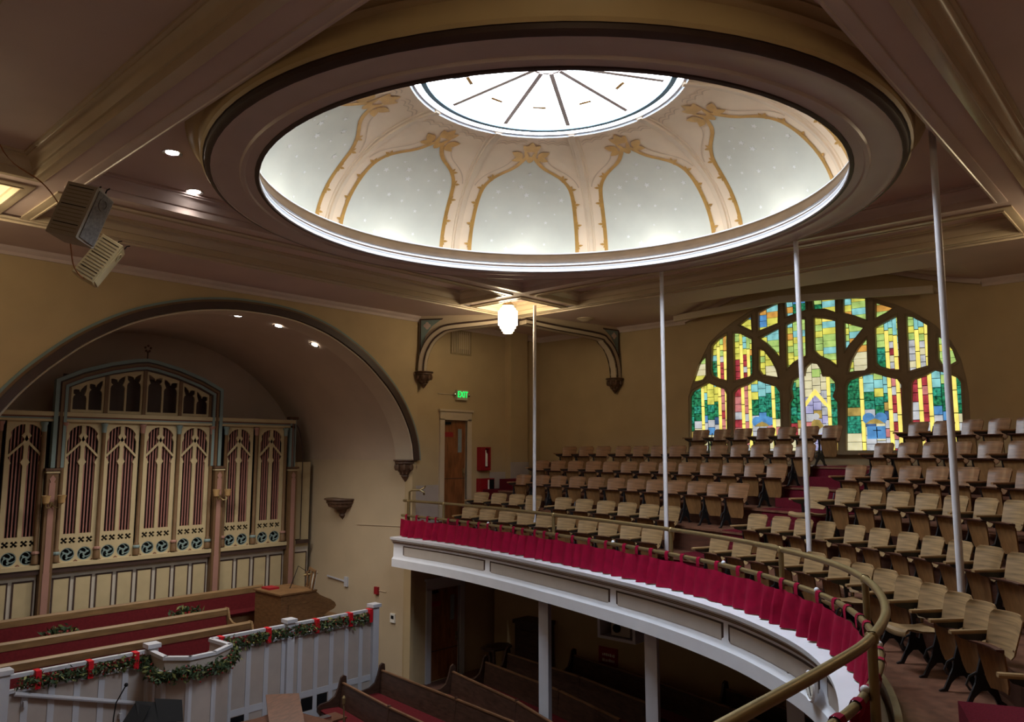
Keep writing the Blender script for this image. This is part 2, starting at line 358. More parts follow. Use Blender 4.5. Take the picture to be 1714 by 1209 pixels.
def on_dome(az, t, dx, dy, off):                  # offset dx metres sideways, dy metres up the shell
    ph = t * math.pi / 2; r = 2.08 + 2.50 * math.cos(ph); arc = 2.05
    return dpt(az + dx / r, t + dy / (arc * math.pi / 2), off)
def leaf_poly(cx, cy, ang, ln, wd, n=9):
    pts = []
    for i in range(n + 1):
        s = i / n; pts.append((s * ln, wd * math.sin(math.pi * s ** .8)))
    pts += [(s * ln, -wd * math.sin(math.pi * s ** .8)) for s in [1 - (i + 1) / n for i in range(n - 1)]]
    c, sn = math.cos(ang), math.sin(ang)
    return [(cx + x * c - y * sn, cy + x * sn + y * c) for x, y in pts]
STARS = [(-.36, .60, 1.2), (-.05, .655, 1.0), (.27, .60, .7), (.14, .56, 1.3), (-.62, .545, .7), (-.33, .52, .7), (-.72, .46, 1.2), (.02, .50, 1.35), (.55, .515, 1.2), (-.28, .445, .7), (.35, .55, .6), (.27, .37, 1.0), (.62, .40, .7), (-.06, .35, .8), (-.42, .30, .8), (.78, .30, .5), (-.62, .36, .5), (.7, .47, .5), (-.45, .14, .7), (.38, .10, 1.2), (-.2, .08, .7), (.64, .16, .8), (.05, .22, .5)]
starm = MB().shape([[(math.cos(math.pi / 2 + k * math.pi / 5) * (.052 if k % 2 == 0 else .022), math.sin(math.pi / 2 + k * math.pi / 5) * (.052 if k % 2 == 0 else .022)) for k in range(10)]], .003, lambda a, b, c: (a, b, c)).mesh('star', STARM)
TS = [i / 24 for i in range(25)]
for k in range(NSEC):
    az = AZ0 + k * 2 * HS; mid = az + HS
    sec = MB().loft([[dpt(az + 2 * HS * i / 12, t) for i in range(13)] for t in TS]).build('plaster_sector', DPEACH, dome, True)
    rb = MB()                                      # moulded rib between the panels
    prof = [(-.085, .002), (-.075, .02), (-.045, .025), (-.035, .055), (.035, .055), (.045, .025), (.075, .02), (.085, .002)]
    rb.loft([[on_dome(az, t, d * (1.25 if t > .6 else 1), 0, o) for d, o in prof] for t in TS]); rb.build('rib', DRIB, dome, True)
    pn = MB().loft([[dpt(mid + math.radians(wd) * s / 6, t, .006) for s in range(-6, 7)] for t, wd in WC]).build('sky_panel', DBLUE, dome, True)
    bd = MB()
    for sg in (-1, 1):
        A = [dpt(mid + sg * math.radians(max(wd - .0, .05)), t, .012) for t, wd in WC]
        Bq = [on_dome(mid + sg * math.radians(max(wd, .05)), t, sg * .075, .02 if t > .6 else 0, .012) for t, wd in WC]
        bd.strip(A, Bq)
    bd.build('gilt_border', DGOLD, dome)
    fl = MB()                                      # thin painted outline outside the border and the cusped line near the skylight
    for sg in (-1, 1):
        for dxy in (.20,):
            idx = [p for p in WC if .52 < p[0] < .76]
            A = [on_dome(mid + sg * math.radians(wd), t, sg * dxy, .05, .008) for t, wd in idx]; Bq = [on_dome(mid + sg * math.radians(wd), t, sg * (dxy + .022), .055, .008) for t, wd in idx]
            fl.strip(A, Bq)
    for sg in (-1, 1):
        L = []
        for i in range(25):
            s = i / 24; xx = sg * (.10 + .52 * s); yy = .05 * abs(math.sin(s * math.pi * 3)) + (-.10 * s)
            L.append((xx, yy))
        for d0 in (0, -.07):
            fl.strip([on_dome(mid, .93, x, y + d0, .008) for x, y in L], [on_dome(mid, .93, x, y + d0 + .02, .008) for x, y in L])
    fl.build('painted_outline', DLINE, dome)
    for sg in (-1, 1):
        for t in (.12, .27, .42, .53, .61):
            wd = float(np.interp(t, [p[0] for p in WC], [p[1] for p in WC])); a0 = mid + sg * math.radians(wd)
            m = MB()
            for (qx, qy, qa, ql) in ((.05, 0, .15, .12), (.04, .01, 1.15, .10), (.04, -.01, -.95, .09)):
                po = leaf_poly(qx, qy, qa, ql, .026, 6); m.add([on_dome(a0, t, sg * x, y, .015) for x, y in po], [tuple(range(len(po)))])
            m.build('gilt_scroll', DGOLD, dome)
    orn = thing('finial_ornament', None, None); orn.parent = dome
    for i, (cx, cy, an, ln, wd) in enumerate([(0, .10, math.pi / 2, .22, .07), (0, .10, math.pi / 2 + .8, .2, .06), (0, .10, math.pi / 2 - .8, .2, .06), (-.10, .0, math.pi * .86, .2, .06), (.10, .0, math.pi * .14, .2, .06), (-.10, -.02, math.pi * 1.15, .17, .05), (.10, -.02, -math.pi * .15, .17, .05), (-.02, -.06, math.pi * .62, .22, .03), (.02, -.06, math.pi * .38, .22, .03), (0, -.12, math.pi / 2, .14, .05)]):
        po = leaf_poly(cx * 1.35, cy * 1.35, an, ln * 1.3, wd * 1.25); m = MB(); m.add([on_dome(mid, .795, x, y, .016) for x, y in po], [tuple(range(len(po)))]); m.build('gilt_leaf', DGOLD, orn)
    for sx, st, ss in STARS:
        p = on_dome(mid, st, sx + random.uniform(-.04, .04), 0, .012); q = on_dome(mid, st, sx, .05, .012); r_ = on_dome(mid, st, sx + .05, 0, .012)
        X = (r_ - p).normalized(); Zn = X.cross((q - p).normalized()).normalized(); Y = Zn.cross(X)
        so = put('star', starm, dome); so.matrix_local = Matrix.Translation(p) @ Matrix((X, Y, Zn)).transposed().to_4x4() @ Matrix.Rotation(random.uniform(-.4, .4), 4, 'Z') @ Matrix.Scale(ss, 4)
# skylight
MB().lathe([(2.12, 11.87), (2.10, 11.90), (2.06, 11.905), (2.055, 11.93)], n=NS).build('skylight_ring', SKWHT, dome, True)
MB().lathe([(2.06, 11.925), (1.93, 11.935)], n=NS).build('skylight_border_glass', SKYG, dome, True)
MB().lathe([(1.955, 11.905), (1.865, 11.905), (1.86, 11.96), (1.955, 11.96)], n=NS).build('skylight_line', SKBLUE, dome, True)
def sky(r, a): return (r * math.cos(a), r * math.sin(a), 11.96 + .22 * (1 - r / 1.95))
for k in range(NSEC):
    a = AZ0 + k * 2 * HS
    m = MB().loft([[sky(r, a + 2 * HS * i / 8) for i in range(9)] for r in (.27, 1.95)]); m.build('skylight_pane', SKYG, dome)
    m = MB(); m.bar(Vector(sky(.25, a)) - Vector((0, 0, .03)), Vector(sky(1.78, a)) - Vector((0, 0, .03)), .075, .05); m.build('skylight_bar', MOLD, dome)
    for r, col in ((1.28, 'amber'), (1.45, 'lead')):
        am = a + HS; m = MB(); n0 = .10
        for e in (-n0, n0): m.bar(Vector(sky(r - .10, am + e)) - Vector((0, 0, .012)), Vector(sky(r + .17, am + e)) - Vector((0, 0, .012)), .012, .01)
        m.build('skylight_lead', LEAD, dome)
    MB().loft([[Vector(sky(r, a + HS + e)) - Vector((0, 0, .014)) for e in (-.09, .09)] for r in (1.22, 1.28)]).build('amber_glass', DGOLD, dome)
MB().lathe([(.285, 12.11), (.285, 12.17), (.235, 12.17), (.235, 12.11), (.285, 12.11)], n=32).build('skylight_hub', MOLD, dome)
MB().lathe([(.001, 12.175), (.24, 12.165)], n=32).build('skylight_pane', SKYG, dome)
bulb = MB().ball((0, 0, 0), .035, 8, 6).mesh('cove_bulb', COVEG)
for k in range(NSEC):
    a = AZ0 + HS + k * 2 * HS; put('cove_bulb', bulb, dome, (4.33 * math.cos(a), 4.33 * math.sin(a), 10.262))

# ------------------------------------------------------------------ pendants and downlights
def pendant(x, y, label, lit=True):
    t = thing('pendant_lamp', label, 'lamp', (x, y, ZP), group='stepped glass pendant lamps')
    MB().lathe([(.001, 0), (.10, 0), (.11, -.02), (.06, -.07), (.045, -.12), (.09, -.16), (.14, -.22), (.15, -.27), (.001, -.27)], n=20).build('brass_fitter', BRASS, t, True)
    MB().lathe([(.10, -.27), (.15, -.27), (.15, -.34), (.20, -.34), (.20, -.41), (.25, -.41), (.25, -.78), (.205, -.78), (.205, -.86), (.16, -.86), (.16, -.93), (.12, -.93), (.12, -.99), (.001, -.99)], n=24).build('opal_glass_shade', LAMPG if lit else OPALOFF, t)
    return t
pendant(14.35, 13.30, 'glowing stepped opal glass pendant lamp hanging in the corner coffer')
for x, y, lb in ((CX - 6.15, CY + 6.15, 'pendant lamp in the coffer beside the hanging loudspeakers'), (CX + 6.15, CY - 6.15, 'pendant lamp in the coffer at the window end'), (CX - 6.15, CY - 6.15, 'pendant lamp in the coffer behind the viewer')): pendant(x, y, lb, 'unlit' not in lb)
def downlight(p, nrm, label, power=DOWN_W):
    t = thing('recessed_downlight', label, 'downlight', group='recessed downlights')
    q = Vector((0, 0, -1)).rotation_difference(Vector(nrm)); t.rotation_mode = 'QUATERNION'; t.location = p; t.rotation_quaternion = q
    MB().lathe([(.085, .0), (.13, -.012), (.135, .0), (.13, .004)], n=24).build('trim_ring', CHROME, t, True)
    MB().lathe([(.001, -.002), (.085, -.002)], n=24).build('lens', DLG, t)
    ld = bpy.data.lights.new('downlight_beam', 'SPOT'); ld.energy = power; ld.spot_size = math.radians(120); ld.spot_blend = .8; ld.color = (1, .93, .82); ld.shadow_soft_size = .08
    lo = bpy.data.objects.new('downlight_beam', ld); COL.objects.link(lo); lo.parent = t; lo.location = (0, 0, -.03)
downlight((4.23, 10.2, ZP - .002), (0, 0, -1), 'recessed ceiling downlight left of the dome')
downlight((5.15, 11.5, ZP - .002), (0, 0, -1), 'recessed ceiling downlight closest to the dome ring')

# ------------------------------------------------------------------ organ niche: side walls, vault, back
yb = 22.3
VP = arch_pts(.10)
nv = MB().loft([[(x, y, z) for x, z in VP] for y in (YN + .24, yb)])
tag(nv.build('ceiling_vault', VAULT, smooth=True), 'dim mauve vault over the organ niche', 'vault', kind='structure')
for nm, x, lb in (('wall_niche_right', VP[-1][0], 'pale niche wall with the small bracket shelf'), ('wall_niche_left', VP[0][0] - .1, 'niche wall at the far left of the organ')):
    tag(MB().box(x, x + .1, YN + .2, yb, 0, 6.09).build(nm, NICHE), lb, 'wall', kind='structure')
tag(MB().box(3, 15, yb, yb + .2, 0, 11).build('wall_niche_back', VAULT), 'dark wall behind the organ screen', 'wall', kind='structure')
rib = MB(); A0 = arch_pts(-.02); A1 = arch_pts(.11)
rib.capped([[(x, y, z) for (x, z), y in ((a, YN + .02), (a, YN + .72), (b, YN + .72), (b, YN + .02))] for a, b in zip(A0, A1)])
rib_o = rib.build('arch_rib', LTRIM, smooth=True)
arch = thing('organ_arch', 'pointed arch moulding framing the organ niche', 'arch', kind='structure'); rib_o.parent = arch
for nm, a, b, pr, m_ in (('brown_moulding', -.0, .16, .09, DKB), ('ochre_fillet', .16, .21, .06, BROWNC), ('grey_fillet', .21, .26, .045, BLUEG), ('inner_bead', -.045, -.012, .05, LTRIM)):
    A = arch_pts(a); B_ = arch_pts(b)
    MB().capped([[(p[0], YN + .01, p[1]), (p[0], YN - pr, p[1]), (q[0], YN - pr, q[1]), (q[0], YN + .01, q[1])] for p, q in zip(A, B_)]).build(nm, m_, arch, True)
def corbel(m, cx, cy, zt, r, h):                 # carved corbel: stepped inverted pyramid with leaves
    m.lathe([(.001, 0), (r * 1.25, 0), (r * 1.28, -.05 * h), (r * 1.1, -.1 * h), (r * 1.12, -.17 * h), (r * .95, -.22 * h), (r * .9, -.45 * h), (r * .55, -.62 * h), (r * .42, -.68 * h), (r * .45, -.74 * h), (r * .2, -.9 * h), (.001, -h)], (cx, cy), 12, z0=zt)
    for k in range(8):
        a = k * math.pi / 4; m.ball((cx + r * .95 * math.cos(a), cy + r * .95 * math.sin(a), zt - .33 * h), r * .24, 6, 4, (1, 1, 1.6))
        m.ball((cx + r * .5 * math.cos(a + .4), cy + r * .5 * math.sin(a + .4), zt - .58 * h), r * .17, 6, 4, (1, 1, 1.5))
    return m
for x in (XR - .02, XL + .02):
    corbel(MB(), x, YN + .28, 6.10, .27, .62).build('corbel', CARVE, arch, True)
def vault_light(xo, y, label):
    xs = [p[0] for p in VP]; i = min(range(len(VP)), key=lambda k: abs(VP[k][0] - xo)); a = Vector((VP[i - 1][0], 0, VP[i - 1][1])); b = Vector((VP[i + 1][0], 0, VP[i + 1][1]))
    n = (b - a).cross(Vector((0, 1, 0))).normalized()
    if n.z > 0: n = -n
    downlight(Vector((VP[i][0], y, VP[i][1])) + n * .02, n, label, 340)
vault_light(6.1, 17.55, 'added unseen downlight behind the left flank of the organ arch'); vault_light(7.3, 17.55, 'added unseen downlight left of the organ arch crown')  # invented pair, out of view, added to brighten the organ niche
vault_light(9.08, 17.55, 'topmost downlight inside the organ arch'); vault_light(10.2, 17.55, 'middle downlight inside the organ arch'); vault_light(11.25, 17.55, 'lowest downlight inside the organ arch')

# ------------------------------------------------------------------ bracket arches at the ceiling corner
def bracket_arch(W, C, label, sp=True):
    W = Vector(W); C = Vector(C); d = (C - W); L = d.length; d.normalize(); n = Vector((-d.y, d.x))
    t = thing('bracket_arch', label, 'arch', (W.x, W.y, 0), kind='structure')
    def fn(a, b, c): return (d.x * a + n.x * c, d.y * a + n.y * c, b)
    cv = [tuple(p) for p in spline([(0.0, 8.53), (.015, 8.85), (.10, 9.18), (.26, 9.46), (.5, 9.68), (.85, 9.82), (L * .7, 9.90), (L, 9.97)], 4)]
    up = [tuple(p) for p in spline([(.16, 8.53), (.18, 8.84), (.27, 9.15), (.42, 9.40), (.64, 9.59), (.92, 9.70), (L * .7, 9.78), (L, 9.86)], 4)]
    ov = [(max(a - .02, 0), b) for a, b in cv]
    tp = [(a, b) for a, b in cv]
    MB().shape([[(0.0, 8.53)] + cv[1:] + up[::-1]], .30, fn).build('rib', LTRIM, t)
    MB().shape([cv[1:] + [(a + .0, b + .05) for a, b in cv[1:]][::-1]], .34, fn).build('brown_edge', DKB, t)
    MB().shape([[(a - .035, b + .022) for a, b in up] + up[::-1]], .325, fn).build('brown_edge', DKB, t)
    MB().shape([[(a + .004, b - .004) for a, b in up] + [(a - .02, b + .012) for a, b in up][::-1]], .22, fn).build('soffit_strip', LTRIM, t)
    MB().shape([[(.0, 8.55), (.0, ZC)] + [(L, ZC)] + [(a, b + .04) for a, b in cv[::-1][:-1]]], .20, fn).build('spandrel', TRIM, t)
    tri = [(.06, 9.0), (.06, ZC - .12), (.62, ZC - .12), (.38, 9.83), (.19, 9.58)]
    for s in (-1, 1):
        f2 = lambda a, b, c: fn(a, b, c + s * .105)
        MB().shape([[(a, b) for a, b in tri]], .02, f2).build('painted_panel', BLUEG, t)
        f3 = lambda a, b, c: fn(a, b, c + s * .118)
        m = MB()
        for k in range(4):
            aa = k * math.pi / 2; m.shape([circ(.235 + .055 * math.cos(aa), 9.84 + .055 * math.sin(aa), .05, 12)], .012, f3)
        m.shape([circ(.235, 9.84, .05, 12)], .014, f3).build('quatrefoil', MOLD, t)
        MB().shape([[(.02, 8.9), (.02, ZC - .08), (.70, ZC - .08), (.66, ZC - .12), (.06, ZC - .12), (.06, 9.0)]], .012, f3).build('panel_edge', DKB, t)
    corbel(MB(), d.x * .12, d.y * .12, 8.55, .22, .48).build('corbel', CARVE, t, True)
bracket_arch((13.93, YN), (15.35, 14.15), 'arch bracket with painted spandrel at the end of the organ wall')
bracket_arch((XE, 13.3), (15.7, 13.98), 'arch bracket with dark spandrel on the wall left of the window')
# ================================================================== stained glass window
OPEN = {
'a1':[(10.76,2.04),(10.71,2.28),(10.55,2.53),(10.33,2.71),(10.34,2.18),(10.43,2.06),(10.63,2.02)],
'a2':[(10.17,2.32),(10.12,2.98),(9.93,3.14),(9.67,3.27),(9.71,1.98),(9.96,2.05),(10.13,2.16)],
'a3':[(9.47,3.27),(9.3,3.25),(8.95,3.04),(8.97,2.12),(9.05,2.05),(9.49,1.97)],
'a4':[(9.27,3.48),(8.95,3.69),(8.94,3.29)],
'a5':[(8.73,3.75),(8.24,3.93),(8.18,3.91),(8.21,3.41),(8.75,3.26)],
'a6':[(8.72,3.05),(8.19,3.26),(8.2,2.49),(8.35,2.7),(8.53,2.9)],
'a7':[(8.76,2.76),(8.62,2.71),(8.44,2.45),(8.31,2.18),(8.27,1.98),(8.68,2.07),(8.77,2.22)],
'a8':[(7.99,3.96),(7.46,3.93),(7.46,3.67),(7.62,3.63),(7.97,3.55)],
'a9':[(7.99,3.33),(7.61,3.45),(7.49,3.42),(7.51,2.48),(7.68,2.42),(7.85,2.33),(8.01,2.18)],
'b1':[(7.27,3.9),(6.71,3.86),(6.72,3.52),(6.97,3.64),(7.26,3.66)],
'b2':[(7.26,3.44),(6.95,3.37),(6.73,3.29),(6.75,2.17),(6.93,2.33),(7.16,2.45),(7.28,2.6)],
'c1':[(10.89,0.06),(10.84,1.58),(10.75,1.73),(10.52,1.84),(10.28,1.95),(10.06,1.85),(9.79,1.74),(9.73,1.6),(9.77,0.06)],
'c2':[(9.57,0.06),(9.52,1.63),(9.4,1.75),(9.12,1.83),(8.88,1.95),(8.65,1.84),(8.33,1.73),(8.23,1.56),(8.26,0.06)],
'c3':[(8.02,0.06),(7.98,1.29),(7.89,1.43),(7.93,1.65),(7.87,1.86),(7.72,1.94),(7.57,1.97),(7.53,2.16),(7.4,2.28),(7.24,2.25),(7.15,2.1),(7.12,1.92),(6.95,1.91),(6.82,1.76),(6.81,1.59),(6.89,1.4),(6.78,1.24),(6.82,0.06)],
'd1':[(6.5,3.84),(5.99,3.76),(6.0,3.24),(6.27,3.38),(6.52,3.48)],
'd3':[(6.51,3.22),(6.08,3.04),(6.27,2.82),(6.43,2.66),(6.53,2.5)],
'd4':[(5.76,3.62),(5.39,3.44),(5.54,3.35),(5.78,3.25)],
'd5':[(6.48,1.98),(6.4,2.25),(6.23,2.54),(6.01,2.78),(6.03,2.05),(6.09,2.0),(6.31,2.0)],
'e1':[(5.8,3.01),(5.55,3.13),(5.3,3.24),(5.31,1.96),(5.52,1.98),(5.76,2.08),(5.82,2.17)],
'e2':[(5.09,3.21),(4.97,3.18),(4.66,2.95),(4.7,2.01),(4.92,1.96),(5.11,1.91)],
'e3':[(4.46,2.67),(4.31,2.52),(4.18,2.32),(4.12,2.06),(4.23,2.0),(4.42,2.02),(4.47,2.15)],
'f1':[(6.63,0.06),(6.54,1.64),(6.46,1.77),(6.19,1.86),(5.91,1.92),(5.65,1.82),(5.38,1.74),(5.3,1.6),(5.33,0.06)],
'f2':[(5.15,0.06),(5.07,1.62),(5.01,1.71),(4.81,1.76),(4.57,1.89),(4.35,1.81),(4.14,1.7),(4.06,1.58),(4.09,0.06)]}
win = thing('window_1', 'large arched stained glass window in stone tracery', 'window', (19.4, 0, CZ), kind='structure')
WO2 = [(y, z - CZ) for y, z in WOUT]
MB().shape([WO2] + list(OPEN.values()), .16, YZ(0)).build('tracery', STONE, win)
tf = MB()                                           # raised inner chamfer line round each opening
for L in OPEN.values():
    c = np.mean(L, axis=0); G = [tuple(c + (np.array(p) - c) * (1 + .06 / max(np.linalg.norm(np.array(p) - c), .2))) for p in L]
    tf.tube([(-.085, y, z) for y, z in G], .014, 5, closed=True)
tf.build('tracery_bead', STONE, win)
GL = {}
def glass(n, c, e=1.0, var=.35, sc=5): GL[n] = mat('glass_' + n, c, .3, var, sc, emit=GLASS_E * e)
glass('yellow', (.62, .60, .10), 1.25); glass('lime', (.42, .62, .18), 1.1); glass('sky', (.25, .60, .62), 1.1); glass('blue', (.10, .30, .62), 1.0)
glass('orange', (.75, .38, .08), 1.0); glass('green', (.02, .22, .10), .9, .9, 14); glass('teal', (.03, .30, .20), .9, .8, 14); glass('red', (.45, .05, .07), .9, .5)
glass('gold', (.85, .72, .16), 1.4, .2); glass('cream', (.70, .66, .42), 1.1, .2); glass('white', (.55, .58, .62), 1.0, .3); glass('lavender', (.38, .38, .62), 1.1, .3); glass('pink', (.62, .22, .22), 1.0); glass('amber', (.50, .36, .10), .9); glass('navy', (.06, .13, .30), .9)
YEL = [10.5, 9.98, 9.78, 9.3, 9.1, 8.45, 7.68, 7.01, 6.22, 5.58, 5.39, 4.92, 4.71, 4.21]
RED = [9.87, 9.42, 9.2, 5.485, 5.30, 5.03, 4.815]
def cells(nm):
    """leading of one light: (y0, y1, z0, z1) cells, coursed like the real glass."""
    L = OPEN[nm]; ya, yb_ = min(p[0] for p in L), max(p[0] for p in L); za, zb_ = min(p[1] for p in L), max(p[1] for p in L)
    big_ = nm in ('c1', 'c2', 'c3', 'f1', 'f2'); cuts = {ya - .01, yb_ + .01}
    cols = [y for y in YEL if ya < y < yb_] if nm in ('c1', 'c2', 'c3', 'f1', 'f2', 'a2', 'a3', 'e1', 'e2') else []
    for y in cols: cuts |= {y - .045, y + .045}
    step = .21 if big_ else .36
    for y in np.arange(ya + step, yb_ - .08, step):
        if min(abs(y - c) for c in cuts) > .09: cuts.add(float(y))
    cuts = sorted(cuts); out = []
    for j, (y0, y1) in enumerate(zip(cuts[:-1], cuts[1:])):
        gold = any(abs((y0 + y1) / 2 - y) < .02 for y in cols); h = .52 if gold else .21 if big_ else .165
        z = za - .01 - (h * (.37 * j % 1))
        while z < zb_: out.append((y0, y1, z, z + h)); z += h
    return out
def clip(poly, y0, y1, z0, z1):
    for ax, v, s in ((0, y0, 1), (0, y1, -1), (1, z0, 1), (1, z1, -1)):
        out = []
        for i, p in enumerate(poly):
            q = poly[i - 1]; ip = (p[ax] - v) * s >= 0; iq = (q[ax] - v) * s >= 0
            if ip != iq:
                t = (v - q[ax]) / (p[ax] - q[ax]); out.append((q[0] + t * (p[0] - q[0]), q[1] + t * (p[1] - q[1])))
            if ip: out.append(p)
        poly = out
        if len(poly) < 3: return []
    return poly
def area(p): return abs(sum(p[i - 1][0] * p[i][1] - p[i][0] * p[i - 1][1] for i in range(len(p)))) / 2
rg = random.Random(5)
def hue(nm, y, z):
    col = min(abs(y - a) for a in YEL) < .05
    low = nm[0] in 'cf' or nm in ('a2', 'a3', 'e1', 'e2')
    if nm in ('c1', 'c2', 'f1', 'f2', 'a2', 'a3', 'e1', 'e2') and col and z < 2.95: return 'gold'
    if nm == 'c3' and col: return 'gold'
    if nm in ('a7', 'd5', 'a1') and col and z < 2.5: return 'cream'
    if nm == 'a9' and abs(y - 7.56) < .08: return 'gold'
    if nm == 'b2' and abs(y - 7.0) < .07: return 'gold'
    if low and nm != 'c3' and min(abs(y - a) for a in RED) < .075 and z < (2.6 if nm in ('a3', 'e1', 'e2', 'a2') else 2.1): return rg.choice(['red', 'red', 'pink', 'white'] if z < 1.9 else ['red', 'white', 'cream'])
    if nm == 'c3':
        if z > 1.95: return rg.choice(['cream', 'white', 'lime'])
        if abs(y - 7.35) < .30: return 'cream' if z > 1.5 else rg.choice(['lavender', 'white']) if z > 1.0 else rg.choice(['white', 'white', 'cream', 'amber', 'lavender']) if z > .7 else rg.choice(['lavender', 'pink', 'white'])
        return 'lime' if z > 1.75 else rg.choice(['green', 'green', 'teal']) if z > .75 else rg.choice(['amber', 'cream', 'red'])
    ctr = {'c1': 10.25, 'c2': 8.72, 'f1': 5.93, 'f2': 4.52}.get(nm)
    if ctr is not None:
        d = abs(y - ctr)
        if z > 1.52 and d < .26: return rg.choice(['yellow', 'lime', 'sky'])
        if z > 1.15: return rg.choice(['green', 'teal', 'green']) if d > .12 or z < 1.4 else rg.choice(['lime', 'yellow'])
        if z > .98: return rg.choice(['green', 'green', 'amber'])
        if d > .45: return rg.choice(['green', 'teal']) if z > .55 else rg.choice(['cream', 'amber', 'lime'])
        if z > .65: return rg.choice(['blue', 'blue', 'white', 'navy']) if d < .3 else rg.choice(['white', 'cream'])
        if z > .35: return rg.choice(['cream', 'blue', 'pink', 'white', 'amber'])
        return rg.choice(['cream', 'lime', 'white'])
    if nm in ('e1',) and y > 5.62 and z < 2.45: return rg.choice(['green', 'teal'])
    if nm == 'a2' and y > 10.03 and z < 2.5: return 'green'
    if nm in ('a3',) and y < 9.05 and z < 2.6: return 'green'
    if nm in ('a4', 'a5', 'a8', 'b1', 'd1', 'd4'): return rg.choice(['sky', 'sky', 'blue', 'yellow', 'orange', 'lime', 'yellow', 'green'])
    if nm in ('a7', 'd5'): return rg.choice(['yellow', 'orange', 'yellow', 'lime'])
    return rg.choice(['yellow', 'yellow', 'lime', 'lime', 'sky', 'orange'] if z > 2.5 else ['yellow', 'lime', 'yellow'])
panes = []; LEADS = MB()
for nm, L in OPEN.items():
    for y0, y1, z0, z1 in cells(nm):
        p = clip(L, y0, y1, z0, z1)
        if not p or area(p) < .0006: continue
        cy, cz_ = np.mean(p, axis=0); panes.append([area(p), nm, p, hue(nm, cy, cz_)])
# the 290 largest panes are parts of their own, the slivers are joined
panes.sort(key=lambda q: -q[0])
pm = {}
for i, (ar, nm, p, h) in enumerate(panes):
    c = np.mean(p, axis=0); g = .010
    q = [tuple(np.array(v) + (c - np.array(v)) / max(np.linalg.norm(c - np.array(v)), .02) * g) for v in p]
    if i < 290:
        m = MB(); m.add([(.012, y, z) for y, z in q] + [(.02, y, z) for y, z in q], [tuple(range(len(q))), tuple(range(len(q), 2 * len(q)))[::-1]] + [(a, (a + 1) % len(q), len(q) + (a + 1) % len(q), len(q) + a) for a in range(len(q))])
        m.build('glass_pane', GL[h], win)
    else:
        pm.setdefault(h, MB()).add([(.014, y, z) for y, z in q], [tuple(range(len(q)))])
for h, m in pm.items(): tag(m.build('small_glass_panes', GL[h], win), kind='stuff')
for nm, L in OPEN.items():                           # lead behind the panes closes the joints
    LEADS.add([(.03, y, z) for y, z in L], [tuple(range(len(L)))])
LEADS.build('lead_came', LEAD, win)
# winged figure with a scroll in the middle light, drawn in leaded white glass
fig = MB(); fig.shape([circ(7.35, .92, .085, 14)], .004, YZ(.006)); fig.build('figure_head', GL['white'], win)
MB().shape([[(7.62, .60), (7.50, .56), (7.30, .58), (7.12, .70), (7.06, .80), (7.10, .62), (7.28, .46), (7.5, .44), (7.62, .48)]], .004, YZ(.005)).build('figure_scroll', GL['white'], win)
MB().shape([[(7.50, .58), (7.46, .8), (7.38, .85), (7.26, .83), (7.16, .66), (7.3, .58)]], .004, YZ(.007)).build('figure_robe', GL['amber'], win)
for sg in (-1, 1):
    cxs = [(.0, 1.62), (.10, 1.50), (.24, 1.32), (.30, 1.22), (.30, 1.14), (.22, 1.2), (.08, 1.38), (.0, 1.46)]
    MB().shape([[(7.35 + sg * a, b) for a, b in cxs]], .004, YZ(.006)).build('canopy_arch', GL['gold'], win)
for cyy in (9.98 - 1.2, 5.93 + .02):
    for sg in (-1, 1): MB().shape([circ(cyy + sg * .14, .83, .14, 14)], .004, YZ(.006)).build('blue_lobe', GL['blue'], win)
    MB().shape([[(cyy - .22, .70), (cyy + .22, .70), (cyy + .12, .78), (cyy, .83), (cyy - .12, .78)]], .004, YZ(.004)).build('gilt_crest', GL['amber'], win)
MB().shape([[(5.72, .34), (6.14, .34), (6.14, .64), (5.72, .64)]], .004, YZ(.004)).build('shield', GL['blue'], win)
MB().shape([[(5.905, .36), (5.925, .36), (5.925, .53), (6.0, .53), (6.0, .55), (5.925, .55), (5.925, .62), (5.905, .62), (5.905, .55), (5.82, .55), (5.82, .53), (5.905, .53)]], .004, YZ(.001)).build('cross', LEAD, win)
tag(MB().box(19.1, 19.42, 3.9, 11.0, 6.24, 6.31).build('window_sill', STONE, None), 'stone sill under the stained glass window', 'sill', kind='structure')
tag(MB().box(19.43, 19.46, 3.7, 11.2, 6.2, 10.5).build('window_backing', LEAD, None), 'dark outer frame behind the stained glass', 'frame', kind='structure')

# ================================================================== balcony
MP = [(13.4, 16.4), (13.2, 14.0), (12.85, 12.0), (12.4, 10.2), (11.95, 8.6), (11.4, 6.95), (10.75, 5.5), (10.1, 4.45), (9.2, 3.4), (8.15, 2.65), (6.85, 2.1), (5.7, 1.85), (4.8, 1.8), (3.4, 1.8), (0.5, 1.8), (XW, 1.8)]
MC = np.array(spline(MP, 10)); MT = np.gradient(MC, axis=0); MT /= np.linalg.norm(MT, axis=1)[:, None]; MN = np.c_[-MT[:, 1], MT[:, 0]]
MS = np.r_[0, np.cumsum(np.linalg.norm(np.diff(MC, axis=0), axis=1))]
def mpt(s, d, z):                                   # point at arc length s, offset d away from the nave
    x = np.interp(s, MS, MC[:, 0]); y = np.interp(s, MS, MC[:, 1]); nx = np.interp(s, MS, MN[:, 0]); ny = np.interp(s, MS, MN[:, 1])
    return (x + nx * d, y + ny * d, z)
def s_at(p, d=0):
    Q = MC + MN * d; return float(MS[np.argmin(np.hypot(Q[:, 0] - p[0], Q[:, 1] - p[1]))])
def msweep(m, prof, s0, s1, step=.25, closed=True):
    n = max(2, int((s1 - s0) / step) + 1); rows = [[mpt(s0 + (s1 - s0) * i / (n - 1), d, z) for d, z in prof] for i in range(n)]
    return m.capped(rows) if closed else m.loft(rows)
SEND = MS[-1]; S0 = .12
TIERZ = [4.0, 4.34, 4.82, 5.2, 5.6, 6.0]
